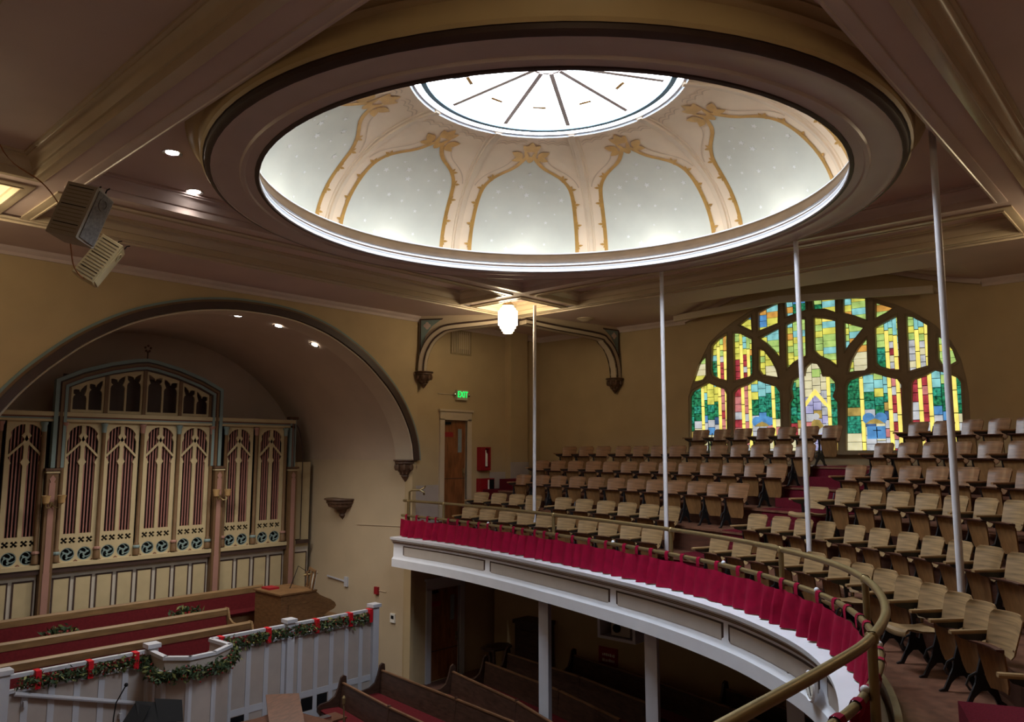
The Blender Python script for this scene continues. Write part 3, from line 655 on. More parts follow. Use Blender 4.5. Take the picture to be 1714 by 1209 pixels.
DROW = [.9 + .86 * i for i in range(6)]
balc = thing('balcony', 'curved white balcony front with recessed panels above the pews', 'balcony', kind='structure')
msweep(MB(), [(-.02, 3.36), (-.25, 3.36), (-.25, 3.30), (-.33, 3.30), (-.33, 3.50), (-.30, 3.53), (-.28, 3.56), (-.27, 3.88), (-.30, 3.90), (-.31, 3.94), (-.345, 3.95), (-.355, 3.99), (-.39, 4.01), (-.40, 4.07), (-.02, 4.07)], S0, SEND).build('fascia', FASC, balc, True)
for a, b, c, d in ((-.305, -.315, 3.915, 3.93), (-.35, -.36, 3.955, 3.968)):
    msweep(MB(), [(a + .03, c), (b, c), (b, d), (a + .03, d)], S0, SEND).build('moulding_line', BROWNC, balc)
pan = [(13.01, 15.96, 12.57, 12.42), (12.52, 12.19, 11.44, 8.18), (11.39, 8.01, 10.33, 5.47), (10.25, 5.34, 8.74, 3.47), (8.6, 3.36, 6.2, 1.7), (5.9, 1.62, 2.0, 1.45)]
for a, b, c, d in pan:
    s0, s1 = s_at((a, b), -.3), s_at((c, d), -.3)
    msweep(MB(), [(-.26, 3.58), (-.278, 3.58), (-.278, 3.86), (-.26, 3.86)], s0, s1).build('panel_frame', DKB, balc)
    msweep(MB(), [(-.26, 3.61), (-.282, 3.61), (-.284, 3.62), (-.284, 3.82), (-.282, 3.83), (-.26, 3.83)], s0 + .05, s1 - .05).build('panel_field', FIELD, balc)
tag(msweep(MB(), [(.2, 3.38), (6.4, 3.38), (6.4, 3.42), (.2, 3.42)], S0, 26).build('ceiling_under_balcony', CEIL), 'dim ceiling under the balcony', 'ceiling', kind='structure')
# stepped floor: one structure per tier
S_T0, S_T1 = 1.15, SEND
front = [-.1] + [DROW[i] - .62 for i in range(1, 6)] + [7.6]
for i in range(6):
    d0, d1, z = front[i], front[i + 1], TIERZ[i]
    s0 = S0 if i == 0 else S_T0 - .1 * i
    s1 = SEND
    t = MB(); zb = 3.43 if i == 0 else TIERZ[i - 1]
    if i < 5: msweep(t, [(d0, zb), (d0, z), (d1 + .02, z), (d1 + .02, zb)], s0, s1, .3)
    else:
        msweep(t, [(d0, zb), (d0, z), (d0 + 1.2, z), (d0 + 1.2, zb)], s0, s1, .3)
        # back of the last tier runs out to the walls
        n = 60; A = [mpt(s0 + (s1 - s0) * k / n, d0 + 1.15, z) for k in range(n + 1)]; Bp = []
        for p in A:
            q = Vector(p); dx, dy = p[0] - 7.0, p[1] - 8.5; L = 1.0
            for st in np.arange(0, 9, .1):
                L = st; xx, yy = p[0] + dx / math.hypot(dx, dy) * st, p[1] + dy / math.hypot(dx, dy) * st
                if xx > XE - .01 or yy < YS + .01 or yy > YN + .1 or xx < XW + .01: break
            Bp.append((min(xx, XE - .005), max(yy, YS + .005), z))
        t.strip(A, Bp)
    o = t.build('floor_tier', TIERW); tag(o, ['worn reddish wood floor behind the balcony rail, lowest tier', 'second seating tier floor above the front one', 'third seating tier floor of the balcony', 'fourth seating tier floor of the balcony', 'fifth seating tier floor of the balcony', 'topmost seating tier floor under the stained glass'][i], 'floor', kind='structure')
    if i > 0:
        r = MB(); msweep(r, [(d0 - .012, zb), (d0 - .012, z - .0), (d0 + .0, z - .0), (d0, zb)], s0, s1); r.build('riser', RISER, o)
        r = MB(); msweep(r, [(d0 - .05, z - .035), (d0 - .05, z + .004), (d0 + .02, z + .004), (d0 + .02, z - .035)], s0, s1); r.build('nosing', TIERW, o)
msweep(MB(), [(.02, 3.98), (.02, 4.15), (.08, 4.15), (.08, 3.98)], S0, SEND).build('inner_curb', CURB, balc)
# carpeted aisle between the two blocks of seats, and at the door side, and by the near end
def aisle(pts, wd, name, label):
    """pts: centre (x, y) on each tier front; builds a carpet tread and riser at each tier plus half steps."""
    t = thing(name, label, 'aisle steps', kind='structure')
    for i in range(6):
        s = pts[i]; d0, d1, z = front[i], front[i + 1], TIERZ[i]
        if i == 0: d0 = .2
        if i == 5: d1 = d0 + 1.0
        msweep(MB(), [(d0 - .0, z + .003), (d0, z + .016), (d1 - .0, z + .016), (d1, z + .003)], s - wd / 2, s + wd / 2, .15).build('carpet_tread', CARPET, t)
        if i > 0:
            zp = TIERZ[i - 1]; zm = (zp + z) / 2
            msweep(MB(), [(d0 - .30, zp + .016), (d0 - .30, zm), (d0 - .014, zm), (d0 - .014, zp + .016)], s - wd / 2, s + wd / 2, .15).build('half_step', CARPET, t)
            msweep(MB(), [(d0 - .03, zm), (d0 - .03, z + .016), (d0 - .0, z + .016), (d0, zm)], s - wd / 2, s + wd / 2, .15).build('carpet_riser', CARPET, t)
    return t
am = [s_at(p, d) for p, d in (((12.45, 7.2), .9), ((13.35, 7.1), 1.76), ((13.85, 6.05), 2.62), ((14.6, 5.6), 3.48), ((15.4, 5.35), 4.34), ((16.2, 5.0), 5.2))]
aisle(am, 1.4, 'aisle_steps', 'red carpeted aisle steps climbing between the two seat blocks')
# red carpeted platform and steps by the upper door
ds = thing('door_steps', 'red carpeted steps beside the upper door', 'steps', kind='structure')
for i, (x0, x1, y0, y1, z0, z1) in enumerate([(14.3, 16.4, 15.3, 16.3, 4.0, 4.34), (15.6, 17.0, 15.2, 16.3, 4.34, 4.80), (16.4, 17.6, 15.1, 16.3, 4.80, 5.2), (17.0, 18.3, 15.1, 16.1, 5.2, 5.5), (13.9, 14.9, 15.2, 16.2, 3.99, 4.15)]):
    MB().box(x0, x1, y0, y1, z0, z1).build('carpet_block', CARPET, ds)
# near-end carpeted step at the lower right
ns = thing('carpet_step', 'single red carpeted step at the near end of the front row', 'step', kind='structure')
sA = s_at((7.0, 1.2), .9)
msweep(MB(), [(.55, 4.0), (.55, 4.17), (1.2, 4.17), (1.2, 4.0)], sA - .72, sA + .9, .1).build('carpet_tread', CARPET, ns)
msweep(MB(), [(1.16, 4.1), (1.16, 4.36), (1.9, 4.36), (1.9, 4.1)], sA - .72, sA + .9, .1).build('carpet_tread', CARPET, ns)
msweep(MB(), [(1.1, 4.0), (1.1, 4.2), (1.16, 4.2), (1.16, 4.0)], sA - .75, sA + .9, .1).build('white_edge', WHITE, ns)

# ------------------------------------------------------------------ rails
ZU, ZL = 5.01, 4.62
rail = thing('balcony_rail', 'antique brass double rail with posts along the balcony edge', 'railing')
N = 160
MB().tube([mpt(S0 + .05 + (SEND - S0 - .1) * i / N, 0, ZU) for i in range(N + 1)], .036, 10).build('upper_rail', BRASS, rail, True)
MB().tube([mpt(S0 + .05 + (SEND - S0 - .1) * i / N, -.06, ZL) for i in range(N + 1)], .034, 10).build('lower_rail', BRASS, rail, True)
posts = [s_at(p) for p in ((13.25, 14.43), (12.39, 10.17), (11.31, 6.73), (10.06, 4.39), (8.23, 2.7), (5.75, 1.87), (2.6, 1.8))]
for s in [S0 + .25] + posts:
    x, y, _ = mpt(s, 0, 0); m = MB(); m.lathe([(.075, 4.05), (.075, 4.08), (.04, 4.10), (.034, 4.14), (.034, 4.97), (.046, 4.98), (.046, 5.03), (.03, 5.05)], (x, y), 10); m.build('post', BRASS, rail, True)
for p in ((12.97, 12.61), (11.86, 8.29), (10.77, 5.55), (9.41, 3.61), (7.1, 2.2), (5.7, 1.85)):
    x, y, z = mpt(s_at(p), -.06, ZL + .035); MB().ball((x, y, z), .033, 10, 8).build('knob', FASC, rail, True)
sc = MB(); x, y, _ = mpt(S0 + .3, 0, 0)
sc.tube([(x - .02, y - .02, 4.0), (x - .02, y - .02, 5.25), (x + .02, y - .1, 5.30), (x + .12, y - .3, 5.30), (x + .2, y - .36, 5.24), (x + .25, y - .3, 5.18)], .03, 8); sc.tube([(x + .12, y - .3, 5.30), (x + .17, y - .4, 5.36), (x + .24, y - .36, 5.4), (x + .24, y - .28, 5.34)], .022, 8)
sc.build('scroll_end', BRASS, rail, True)
# curtain hung from the lower rail by tabs
cur = thing('valance_curtain', 'gathered crimson velvet valance curtain tied to the lower balcony rail', 'curtain')
rc = random.Random(3); s = S0 + .06; rowsT = []; nC = int((SEND - 4 - S0) / .045)
ph = 0
for i in range(nC):
    s = S0 + .06 + i * .045; ph += .62 + .5 * math.sin(i * .13) ** 2
    a = .040 + .018 * math.sin(i * .071)
    sag = .025 * abs(math.sin(i * .155))
    rowsT.append([mpt(s, -.11 + a * .35 * math.sin(ph), ZL - .085 - sag), mpt(s, -.12 + a * .7 * math.sin(ph), 4.45), mpt(s, -.145 + a * math.sin(ph + .25), 4.30), mpt(s, -.165 + a * 1.35 * math.sin(ph + .45), 4.085 + .008 * math.sin(i * .4))])
cm = MB().loft(rowsT); cm.build('velvet_cloth', VELVET, cur, True)
s = S0 + .3; k = 0
while s < SEND - 5:
    m = MB(); pr = [(-.10, ZL - .10), (-.105, ZL + .0), (-.09, ZL + .035), (-.06, ZL + .045), (-.03, ZL + .035), (-.015, ZL), (-.03, ZL - .06)]
    wdt = .075 + .02 * rc.random()
    m.loft([[mpt(s + o * wdt / 2, d, z) for d, z in pr] for o in (-1, 1)]); m.build('tab', VELVET, cur, True); s += .34 + rc.random() * .22; k += 1

# ------------------------------------------------------------------ tie rods
for i, (a, b) in enumerate([((14.35, 12.42, 4.0), (14.75, 12.72, 10.09)), ((12.95, 7.86, 4.0), (13.45, 8.13, 10.09)), ((11.93, 4.72, 4.0), (12.72, 5.02, ZP)), ((9.98, 2.24, 4.0), (10.42, 2.31, ZP))]):
    t = thing('tie_rod', ['slender white tie rod closest to the pendant lamp', 'white tie rod second from the pendant lamp', 'white tie rod crossing the middle of the stained glass', 'white tie rod at the right end of the stained glass'][i], 'rod', group='ceiling tie rods')
    MB().tube([a, b], .042, 10).build('rod', POLEW, t, True)
    MB().lathe([(.09, 0), (.09, .03), (.05, .05)], (a[0], a[1]), 12, z0=4.0).build('foot_flange', POLEW, t)

# ------------------------------------------------------------------ seats
def seat_mesh_set(wm, um):
    D = {}
    def board(w0, w1, z0, z1, y0, y1, bow, th, cr=.05, n=8, k=6):
        m = MB(); rows = []
        for j in range(k + 1):
            s = j / k; z = z0 + (z1 - z0) * s; yy = y0 + (y1 - y0) * s; hw = w0 + (w1 - w0) * s
            e = 0
            if z > z1 - cr: e = cr - math.sqrt(max(0, cr * cr - (z - (z1 - cr)) ** 2))
            if z < z0 + cr * .6: e = max(e, .6 * cr - math.sqrt(max(0, (.6 * cr) ** 2 - (z0 + .6 * cr - z) ** 2)))
            hw -= e * .9
            f = [(hw * (2 * i / n - 1), yy + bow * (2 * i / n - 1) ** 2, z) for i in range(n + 1)]
            rows.append(f + [(x, y - th, z) for x, y, z in f[::-1]])
        m.capped(rows); return m
    zs = [0, .02, .05, .2, .3, .38, .42]
    D['backrest'] = board(.205, .24, .50, .87, .02, -.09, .055, .016, .06, 8, 10).mesh('backrest', wm, True)
    up = board(.15, .205, .20, .60, .06, .13, .03, .018, .05, 6, 6); D['seat_up'] = up.mesh('seat', um, True)
    lip = MB(); lip.capped([[(x, .115 + .03 * (x / .2) ** 2 + dy, .565 + dz) for dy, dz in ((0, 0), (.075, .02), (.08, .035), (0, .03))] for x in (-.21, -.1, 0, .1, .21)]); D['lip'] = lip.mesh('seat_lip', RISER)
    dn = MB(); pr = [(0, .415), (.12, .40), (.28, .41), (.38, .435), (.44, .435), (.47, .41), (.475, .38)]
    dn.capped([[(x, y, z + .02 * (abs(x) / .2) ** 2) for y, z in pr] + [(x, y - .006, z - .018 + .02 * (abs(x) / .2) ** 2) for y, z in pr[::-1]] for x in (-.205, -.1, 0, .1, .205)]); D['seat_down'] = dn.mesh('seat', wm, True)
    ar = MB(); ar.capped([[(x * w_, y, .645 + z) for x, z in ((-.028, 0), (.028, 0), (.03, .02), (.022, .032), (-.022, .032), (-.03, .02))] for y, w_ in ((-.06, .7), (.0, .9), (.25, 1.05), (.34, 1.15), (.36, .9))]); D['armrest'] = ar.mesh('armrest', wm, True)
    sd = MB()
    out = [(-.14, 0), (-.135, .02), (-.09, .05), (-.05, .18), (-.02, .30), (-.045, .46), (-.06, .62), (-.02, .66), (.30, .645), (.27, .61), (.10, .56), (.09, .42), (.13, .30), (.15, .21), (.20, .12), (.25, .03), (.30, .015), (.30, 0), (.22, 0), (.17, .08), (.10, .14), (.04, .14), (-.02, .08), (-.06, 0)]
    sd.shape([out, [(.0, .47), (.045, .48), (.05, .36), (.06, .28), (.02, .26), (.0, .34)], [(-.02, .50), (.06, .53), (.06, .58), (-.025, .60)]], .022, lambda a, b, c: (c, a, b))
    sd.tube([(0, .13, .30), (0, .20, .27), (0, .235, .20), (0, .2, .15)], .012, 6); sd.tube([(0, -.05, .64), (0, -.10, .78)], .011, 6)
    D['standard'] = sd.mesh('standard', IRON, False)
    ba = MB().capped([[(x + .012 * sx, y, z) for sx, y in ((-1, -.01), (1, -.01), (1, .012), (-1, .012))] for x, y, z in ((0, .05, .645), (0, .06, .60), (0, .09, .52), (0, .10, .44))]); D['strut'] = ba.mesh('wood_strut', wm)
    bo = MB()
    for z in (.58,):
        for x in (-.19, .19): bo.ball((x, .05, z), .011, 6, 4, (1, .5, 1))
    D['bolts'] = bo.mesh('bolt', CHROME)
    return D
SO, SDK = seat_mesh_set(OAK, OAKF), seat_mesh_set(OAKD, OAKF)
def seat(x, y, z, ang, D, label, group, down=False, end=0, wx=1.0):
    t = thing('folding_seat', label, 'seat', (x, y, z), math.radians(ang - 90), group); t.scale = (wx, 1, 1)
    put('backrest', D['backrest'], t)
    if down: put('seat', D['seat_down'], t)
    else:
        o = put('seat', D['seat_up'], t); put('seat_lip', D['lip'], o)
    put('armrest', D['armrest'], t, (.265, 0, 0)); put('standard', D['standard'], t, (.265, 0, 0)); put('wood_strut', D['strut'], t, (.225, 0, 0))
    if end: put('armrest', D['armrest'], t, (-.265, 0, 0)); put('standard', D['standard'], t, (-.265, 0, 0))
    put('bolt', D['bolts'], t)
    return t
SEATS = {
'L1':[(14.15,14.47,190),(14.08,13.76,188),(13.96,12.97,187),(13.82,12.23,186),(13.66,11.5,184),(13.47,10.72,183),(13.27,9.98,181),(13.09,9.32,179),(12.91,8.65,178),(12.72,8.03,176)],
'L2':[(15.06,14.95,189),(15.0,14.23,188),(14.91,13.5,186),(14.8,12.83,185),(14.58,11.69,183),(14.41,10.93,181),(14.21,10.17,180),(14.03,9.48,178),(13.85,8.81,176),(13.67,8.21,175)],
'L3':[(15.85,14.1,186),(15.76,13.36,184),(15.65,12.69,183),(15.52,11.98,182),(15.37,11.28,180),(15.21,10.58,179),(15.03,9.9,177),(14.86,9.27,176),(14.69,8.64,174),(14.53,8.06,173),(14.35,7.51,172),(14.18,6.95,170)],
'L4':[(16.72,14.17,184),(16.65,13.52,183),(16.55,12.83,182),(16.43,12.14,180),(16.3,11.49,179),(16.15,10.83,178),(15.99,10.18,176),(15.83,9.54,175),(15.66,8.91,174),(15.48,8.26,172),(15.29,7.63,171),(15.11,7.05,169),(14.93,6.49,167)],
'L5':[(17.55,13.82,182),(17.47,13.15,181),(17.36,12.48,180),(17.22,11.72,178),(17.09,11.08,177),(16.95,10.44,176),(16.79,9.81,174),(16.61,9.15,173),(16.44,8.52,171),(16.28,7.93,170),(16.11,7.37,169),(15.93,6.77,167),(15.75,6.22,166)],
'L6':[(17.63,9.62,173),(17.44,8.93,171),(17.28,8.31,170),(17.1,7.66,168),(16.92,7.08,167),(16.75,6.51,165),(16.56,5.95,164)],
'R1':[(12.1,6.32,158),(11.86,5.79,156),(11.62,5.27,153),(11.34,4.77,151),(11.05,4.31,148),(10.70,3.84,147),(10.38,3.45,145),(10.03,3.07,144),(9.65,2.71,143),(9.27,2.36,141),(8.87,2.04,140),(8.5,1.77,139),(8.1,1.5,138)],
'R2':[(12.92,6.01,158),(12.7,5.49,156),(12.48,5.02,154),(12.25,4.58,152),(11.94,4.04,149),(11.66,3.61,145),(11.33,3.15,143),(11.02,2.77,141),(10.68,2.39,140),(10.28,2.01,138),(9.77,1.6,136)],
'R3':[(13.49,5.15,156),(13.23,4.59,154),(12.98,4.11,152),(12.71,3.63,149),(12.39,3.15,145),(12.07,2.71,143),(11.73,2.28,140),(11.4,1.9,137)],
'R4':[(14.24,4.74,156),(14.0,4.23,154),(13.75,3.72,152),(13.48,3.25,149),(13.18,2.78,146),(12.84,2.3,143),(12.52,1.9,142)],
'R5':[(15.08,4.5,156),(14.86,4.03,154),(14.64,3.57,153),(14.38,3.1,151),(14.1,2.62,148),(13.79,2.16,145)],
'R6':[(15.84,4.09,156),(15.62,3.61,154),(15.36,3.1,152),(15.12,2.65,150),(14.86,2.2,149)]}
ORD = ['nearest', 'second', 'third', 'fourth', 'fifth', 'sixth', 'seventh', 'eighth', 'ninth', 'tenth', 'eleventh', 'twelfth', 'thirteenth']
ROWN = ['front row', 'second row', 'third row', 'fourth row', 'fifth row', 'top row']
for k, L in SEATS.items():
    i = int(k[1]) - 1; left = k[0] == 'L'; D = SO if i < 2 or (i == 2 and not left) else SDK
    for j, (x, y, a) in enumerate(L):
        n = len(L) - 1 - j if left else j
        nb = [math.hypot(x - q[0], y - q[1]) for q in L[max(0, j - 1):j + 2] if q != (x, y, a)]; wx = max(.84, min(1.06, min(nb) / .575))
        down = (k, j) in (('R1', 9), ('R1', 6), ('R3', 0), ('L2', 3))
        lb = f"{'worn light oak' if D is SO else 'glossy brown'} folding seat, {ORD[n]} from the carpeted aisle, {ROWN[i]}, {'door' if left else 'near'} side"
        seat(x, y, TIERZ[i], a, D, lb, 'balcony seats', down, end=(j == 0) or (k == 'L2' and j == 4), wx=wx)
seat(6.62, 0.86, TIERZ[0] + .005, 118, SO, 'worn light oak folding seat at the picture edge beyond the near carpeted step', 'balcony seats', end=1)
# ================================================================== organ screen
OY = 21.2
org = thing('organ_screen', 'gothic organ case with cream tracery bays, brown columns and pink piers', 'organ case', (0, OY, 0))
def bx(name, x0, x1, y0, y1, z0, z1, m, parent): return MB().box(x0, x1, y0, y1, z0, z1).build(name, m, parent)
BAYX = [4.54, 5.70, 6.96, 7.90, 8.90, 9.86, 11.20, 12.24]
BH = .43
def xhole(cx, cz, r):
    w_ = r * .34; pts = []
    for k in range(4):
        a = math.pi / 4 + k * math.pi / 2; c, s = math.cos(a), math.sin(a)
        for u, v in ((w_ * .7, -w_ * .7), (r * .62, -w_ * .9), (r * .85, -w_ * 1.35), (r * 1.12, 0), (r * .85, w_ * 1.35), (r * .62, w_ * .9)): pts.append((cx + u * c - v * s, cz + u * s + v * c))
    return pts
big = [(-.365, 4.28), (.365, 4.28), (.365, 6.66), (.33, 6.80), (.25, 6.90), (.14, 6.965), (0, 6.985), (-.14, 6.965), (-.25, 6.90), (-.33, 6.80), (-.365, 6.66)]
loops = [rect(-BH, BH, 3.55, 7.06), big] + [xhole(x, 4.12, .082) for x in (-.29, -.105, .105, .29)] + [circ(x, 3.78, .165, 22) for x in (-.195, .195)]
trac = MB().shape(loops, .06, XZ(0))
def dia(m, cx, cz, r, h): m.shape([[(cx - r, cz), (cx, cz - h), (cx + r, cz), (cx, cz + h)]], .055, XZ(-.002))
trac.box(-.045, .045, -.028, .028, 4.28, 6.98)
for s in (-1, 1):
    trac.bar((s * .03, 0, 6.56), (s * .37, 0, 6.20), .05, .05)
    dia(trac, s * .365, 6.70, .05, .12); dia(trac, s * .365, 6.04, .07, .13); trac.box(s * .365 - .045, s * .365 + .045, -.026, .026, 4.28, 6.0)
dia(trac, 0, 6.70, .105, .14); dia(trac, 0, 6.06, .10, .16); dia(trac, 0, 6.52, .08, .2)
trac_me = trac.mesh('bay', CREAM)
slat_me = MB().box(-.0155, .0155, -.015, .015, 4.26, 6.99).mesh('slat', PIPE)
def swirl():
    m = MB()
    m.shape([circ(0, 0, .168, 22), circ(0, 0, .148, 22)], .05, XZ(0))
    for k in range(3):
        a0 = k * 2 * math.pi / 3; A = []; Bq = []
        for i in range(9):
            s = i / 8; r = .15 * s; a = a0 + 1.9 * s ** 1.3; wv = .022 * (1 - .3 * s); A.append((r * math.cos(a) - wv * math.sin(a), r * math.sin(a) + wv * math.cos(a))); Bq.append((r * math.cos(a) + wv * math.sin(a), r * math.sin(a) - wv * math.cos(a)))
        m.shape([A + Bq[::-1]], .04, XZ(0))
        aa = a0 + 2.6; m.shape([circ(.095 * math.cos(aa), .095 * math.sin(aa), .026, 10)], .035, XZ(0))
    return m.mesh('swirl', BLUEG)
sw_me = swirl()
tri_me = MB().shape([[(0, 0), (.06, 0), (0, .06)]], .012, XZ(0)).mesh('corner_leaf', REDB)
for bxx in BAYX:
    b = put('bay', trac_me, org, (bxx, 0, 0))
    for x in (-.305, -.23, -.155, -.08, .08, .155, .23, .305): put('slat', slat_me, b, (x, .05, 0))
    for x in (-.195, .195): put('swirl', sw_me, b, (x, .0, 3.78))
    for x, r_ in ((-.385, 0), (-.005, 1), (.005, 0), (.385, 1)): put('corner_leaf', tri_me, b, (x, -.033, 3.59), 0).scale = ((1, 1, 1) if r_ == 0 else (-1, 1, 1))
colm = MB().lathe([(.06, 3.62), (.085, 3.63), (.085, 3.76), (.075, 3.78), (.08, 3.82), (.068, 3.84), (.07, 3.9), (.06, 3.93), (.05, 3.95), (.048, 6.80), (.055, 6.82)], n=10)
col_me = colm.mesh('column', BROWNC, True)
ring_b = MB().lathe([(.082, 3.80), (.092, 3.82), (.092, 3.85), (.07, 3.88)], n=10).mesh('column_ring', BLUEG); ring_p = MB().lathe([(.082, 3.86), (.09, 3.87), (.086, 3.91), (.06, 3.93)], n=10).mesh('column_ring', PINKP)
cap_b = MB().lathe([(.05, 6.80), (.062, 6.83), (.062, 6.95), (.085, 7.0), (.09, 7.04), (.001, 7.045)], n=10)
cap_me = {0: cap_b.mesh('capital', BLUEG, True), 1: cap_b.mesh('capital', PINKP, True)}
for i, x in enumerate([5.13, 6.05, 6.50, 7.43, 8.40, 9.38, 10.33, 10.76, 11.72, 12.70]):
    c = put('column', col_me, org, (x, -.07, 0)); put('column_ring', (ring_b, ring_p)[i % 2], c); put('capital', cap_me[(i + 1) % 2], c)
# backing, base ledge, cornice
bx('dark_backing', 3.9, 13.1, .5, .52, 1.2, 7.15, DKG, org); bx('dark_backing', 6.5, 10.3, .3, .32, 7.0, 8.3, DKB, org); bx('back_post_row', 3.9, 13.1, .30, .31, 4.5, 4.56, BLACK, org)
bx('base_ledge', 3.9, 13.1, -.16, .06, 3.50, 3.60, CREAM, org); bx('base_moulding', 3.9, 13.1, -.13, .05, 3.38, 3.50, DKB, org)
bx('cornice', 3.9, 13.0, -.10, .05, 7.06, 7.12, CREAM, org); bx('cornice_line', 3.9, 13.0, -.085, .05, 7.12, 7.16, BLUEG, org); bx('cornice_line', 3.9, 13.0, -.095, .05, 7.16, 7.195, REDB, org); bx('cornice_top', 3.9, 13.0, -.12, .05, 7.195, 7.30, CREAM, org)
# pink piers
for x, zt in ((6.275, 5.85), (10.545, 5.85), (12.93, 5.80)):
    p = bx('pier', x - .13, x + .13, -.20, .04, 1.2, zt, BROWNC, org); bx('pier_cap', x - .17, x + .17, -.24, .05, zt, zt + .06, CARVE, p); bx('pier_cap_line', x - .15, x + .15, -.22, .05, zt - .06, zt - .02, CREAM, p)
    MB().shape([[(x - .065, 1.3), (x + .065, 1.3), (x + .065, zt - .30), (x + .035, zt - .28), (x + .07, zt - .20), (x, zt - .10), (x - .07, zt - .20), (x - .035, zt - .28), (x - .065, zt - .30)]], .02, XZ(-.205)).build('pink_inlay', PINKP, p)
    bx('pier_front', x - .075, x + .075, -.212, -.2, 1.3, 3.4, PINKP, p)
# gothic pediment: coloured bands following a four-centred arch
PED = [(6.25, 5.92), (6.25, 8.10), (6.8, 8.38), (7.5, 8.62), (8.1, 8.76), (8.4, 8.80), (8.7, 8.76), (9.3, 8.62), (10.0, 8.38), (10.57, 8.10), (10.57, 5.92)]
def inset(d):
    out = []
    for i, p in enumerate(PED):
        ds = []
        if i > 0: a = PED[i - 1]; ds.append(Vector((p[0] - a[0], p[1] - a[1])).normalized())
        if i < len(PED) - 1: b = PED[i + 1]; ds.append(Vector((b[0] - p[0], b[1] - p[1])).normalized())
        n = sum((Vector((t.y, -t.x)) for t in ds), Vector((0, 0))); n.normalize(); k = d / max(n.dot(Vector((ds[0].y, -ds[0].x))), .4); out.append((p[0] + n.x * k, p[1] + n.y * k))
    return out
for a, b, pr, m_, nm in ((-.02, .07, -.14, BLUEG, 'outer_band'), (.07, .11, -.10, DKB, 'dark_band'), (.11, .17, -.15, BROWNC, 'middle_band'), (.17, .20, -.11, REDB, 'dark_band'), (.20, .27, -.13, BLUEG, 'inner_band'), (.27, .30, -.08, DKB, 'dark_band')):  # narrow dark brown and red-brown bands set back between the wider ones
    A, B_ = inset(a), inset(b)
    MB().capped([[(p[0], .04, p[1]), (p[0], pr, p[1]), (q[0], pr, q[1]), (q[0], .04, q[1])] for p, q in zip(A, B_)]).build(nm, m_, org)
PX = [6.56, 7.44, 8.40, 9.38, 10.26]; PI = inset(.30)
def ptop(x): return float(np.interp(x, [p[0] for p in PI[1:-1]], [p[1] for p in PI[1:-1]]))
for k in range(4):
    a, b = PX[k] + .045, PX[k + 1] - .045
    out = [(a, 7.31), (b, 7.31), (b, ptop(b)), ((a + b) / 2, ptop((a + b) / 2)), (a, ptop(a))]; hs = []
    mid = (a + b) / 2
    for l, r in ((a + .05, mid - .025), (mid + .025, b - .05)):
        c = (l + r) / 2; zt = ptop(c) - .09; sl = (ptop(r) - ptop(l)) / 2; w_ = (r - l)
        hs.append([(l, 7.38), (r, 7.38), (r, zt - .30), (r - .05 * w_, zt - .24), (r - .16 * w_, zt - .21), (r - .02 * w_, zt - .12 + sl * .8), (r - .01 * w_, zt - .01 + sl), (r - .20 * w_, zt - .02 + sl * .6), (c + .06 * w_, zt - .07), (c, zt - .13), (c - .06 * w_, zt - .07), (l + .20 * w_, zt - .02 - sl * .6), (l + .01 * w_, zt - .01 - sl), (l + .02 * w_, zt - .12 - sl * .8), (l + .16 * w_, zt - .21), (l + .05 * w_, zt - .24), (l, zt - .30)])
    MB().shape([out] + hs, .05, XZ(0)).build('pediment_tracery', CREAM, org)
for x in PX: bx('pediment_post', x - .045, x + .045, -.06, .04, 7.30, ptop(x), BROWNC, org)
fi = MB().lathe([(.02, 8.78), (.02, 8.98), (.035, 9.0), (.02, 9.03)], (8.42, -.05), 8)
for k in range(5):
    a = k * 2 * math.pi / 5 + .3; fi.ball((8.42 + .075 * math.cos(a), -.05, 9.10 + .075 * math.sin(a)), .035, 6, 4)
fi.build('finial', CARVE, org)
# right-hand side return with blue-grey shaft, pinnacle and curved line
bx('shaft', 12.83, 13.03, -.10, .05, 5.86, 7.36, BLUEG, org); bx('shaft_line', 12.90, 12.935, -.112, -.09, 5.86, 7.34, REDB, org); bx('shaft_line', 12.965, 12.985, -.112, -.09, 5.86, 7.34, DKB, org); bx('shaft_cap', 12.78, 13.10, -.12, .05, 7.32, 7.40, CARVE, org)
bx('return_panel', 13.06, 13.66, .02, .05, 1.2, 6.0, CREAM, org); bx('return_ledge', 13.04, 13.62, -.12, .05, 3.50, 3.60, DKB, org)
MB().tube([(13.12, 0, 3.62)] + [tuple(p) for p in spline([(13.36, 0, 3.62), (13.36, 0, 5.9), (13.33, 0, 6.5), (13.2, 0, 7.0), (13.06, 0, 7.2)], 5)], .014, 6).build('return_line', DKB, org)
# wainscot panels under the screen
def wains(x0, x1, n):
    bx('wainscot_back', x0, x1, 0, .05, 1.2, 3.38, CREAMW, org); wv = (x1 - x0) / n
    for k in range(n):
        a, b = x0 + wv * k + .045, x0 + wv * (k + 1) - .045
        p = bx('wainscot_panel', a + .03, b - .03, -.022, 0, 1.25, 3.20, CREAM, org); MB().shape([rect(a, b, 1.22, 3.24), rect(a + .034, b - .034, 1.25, 3.205)], .03, XZ(-.012)).build('panel_moulding', DKB, p)
wains(3.95, 6.13, 4); wains(6.43, 10.40, 8); wains(10.69, 12.79, 4); wains(13.08, 13.64, 1)
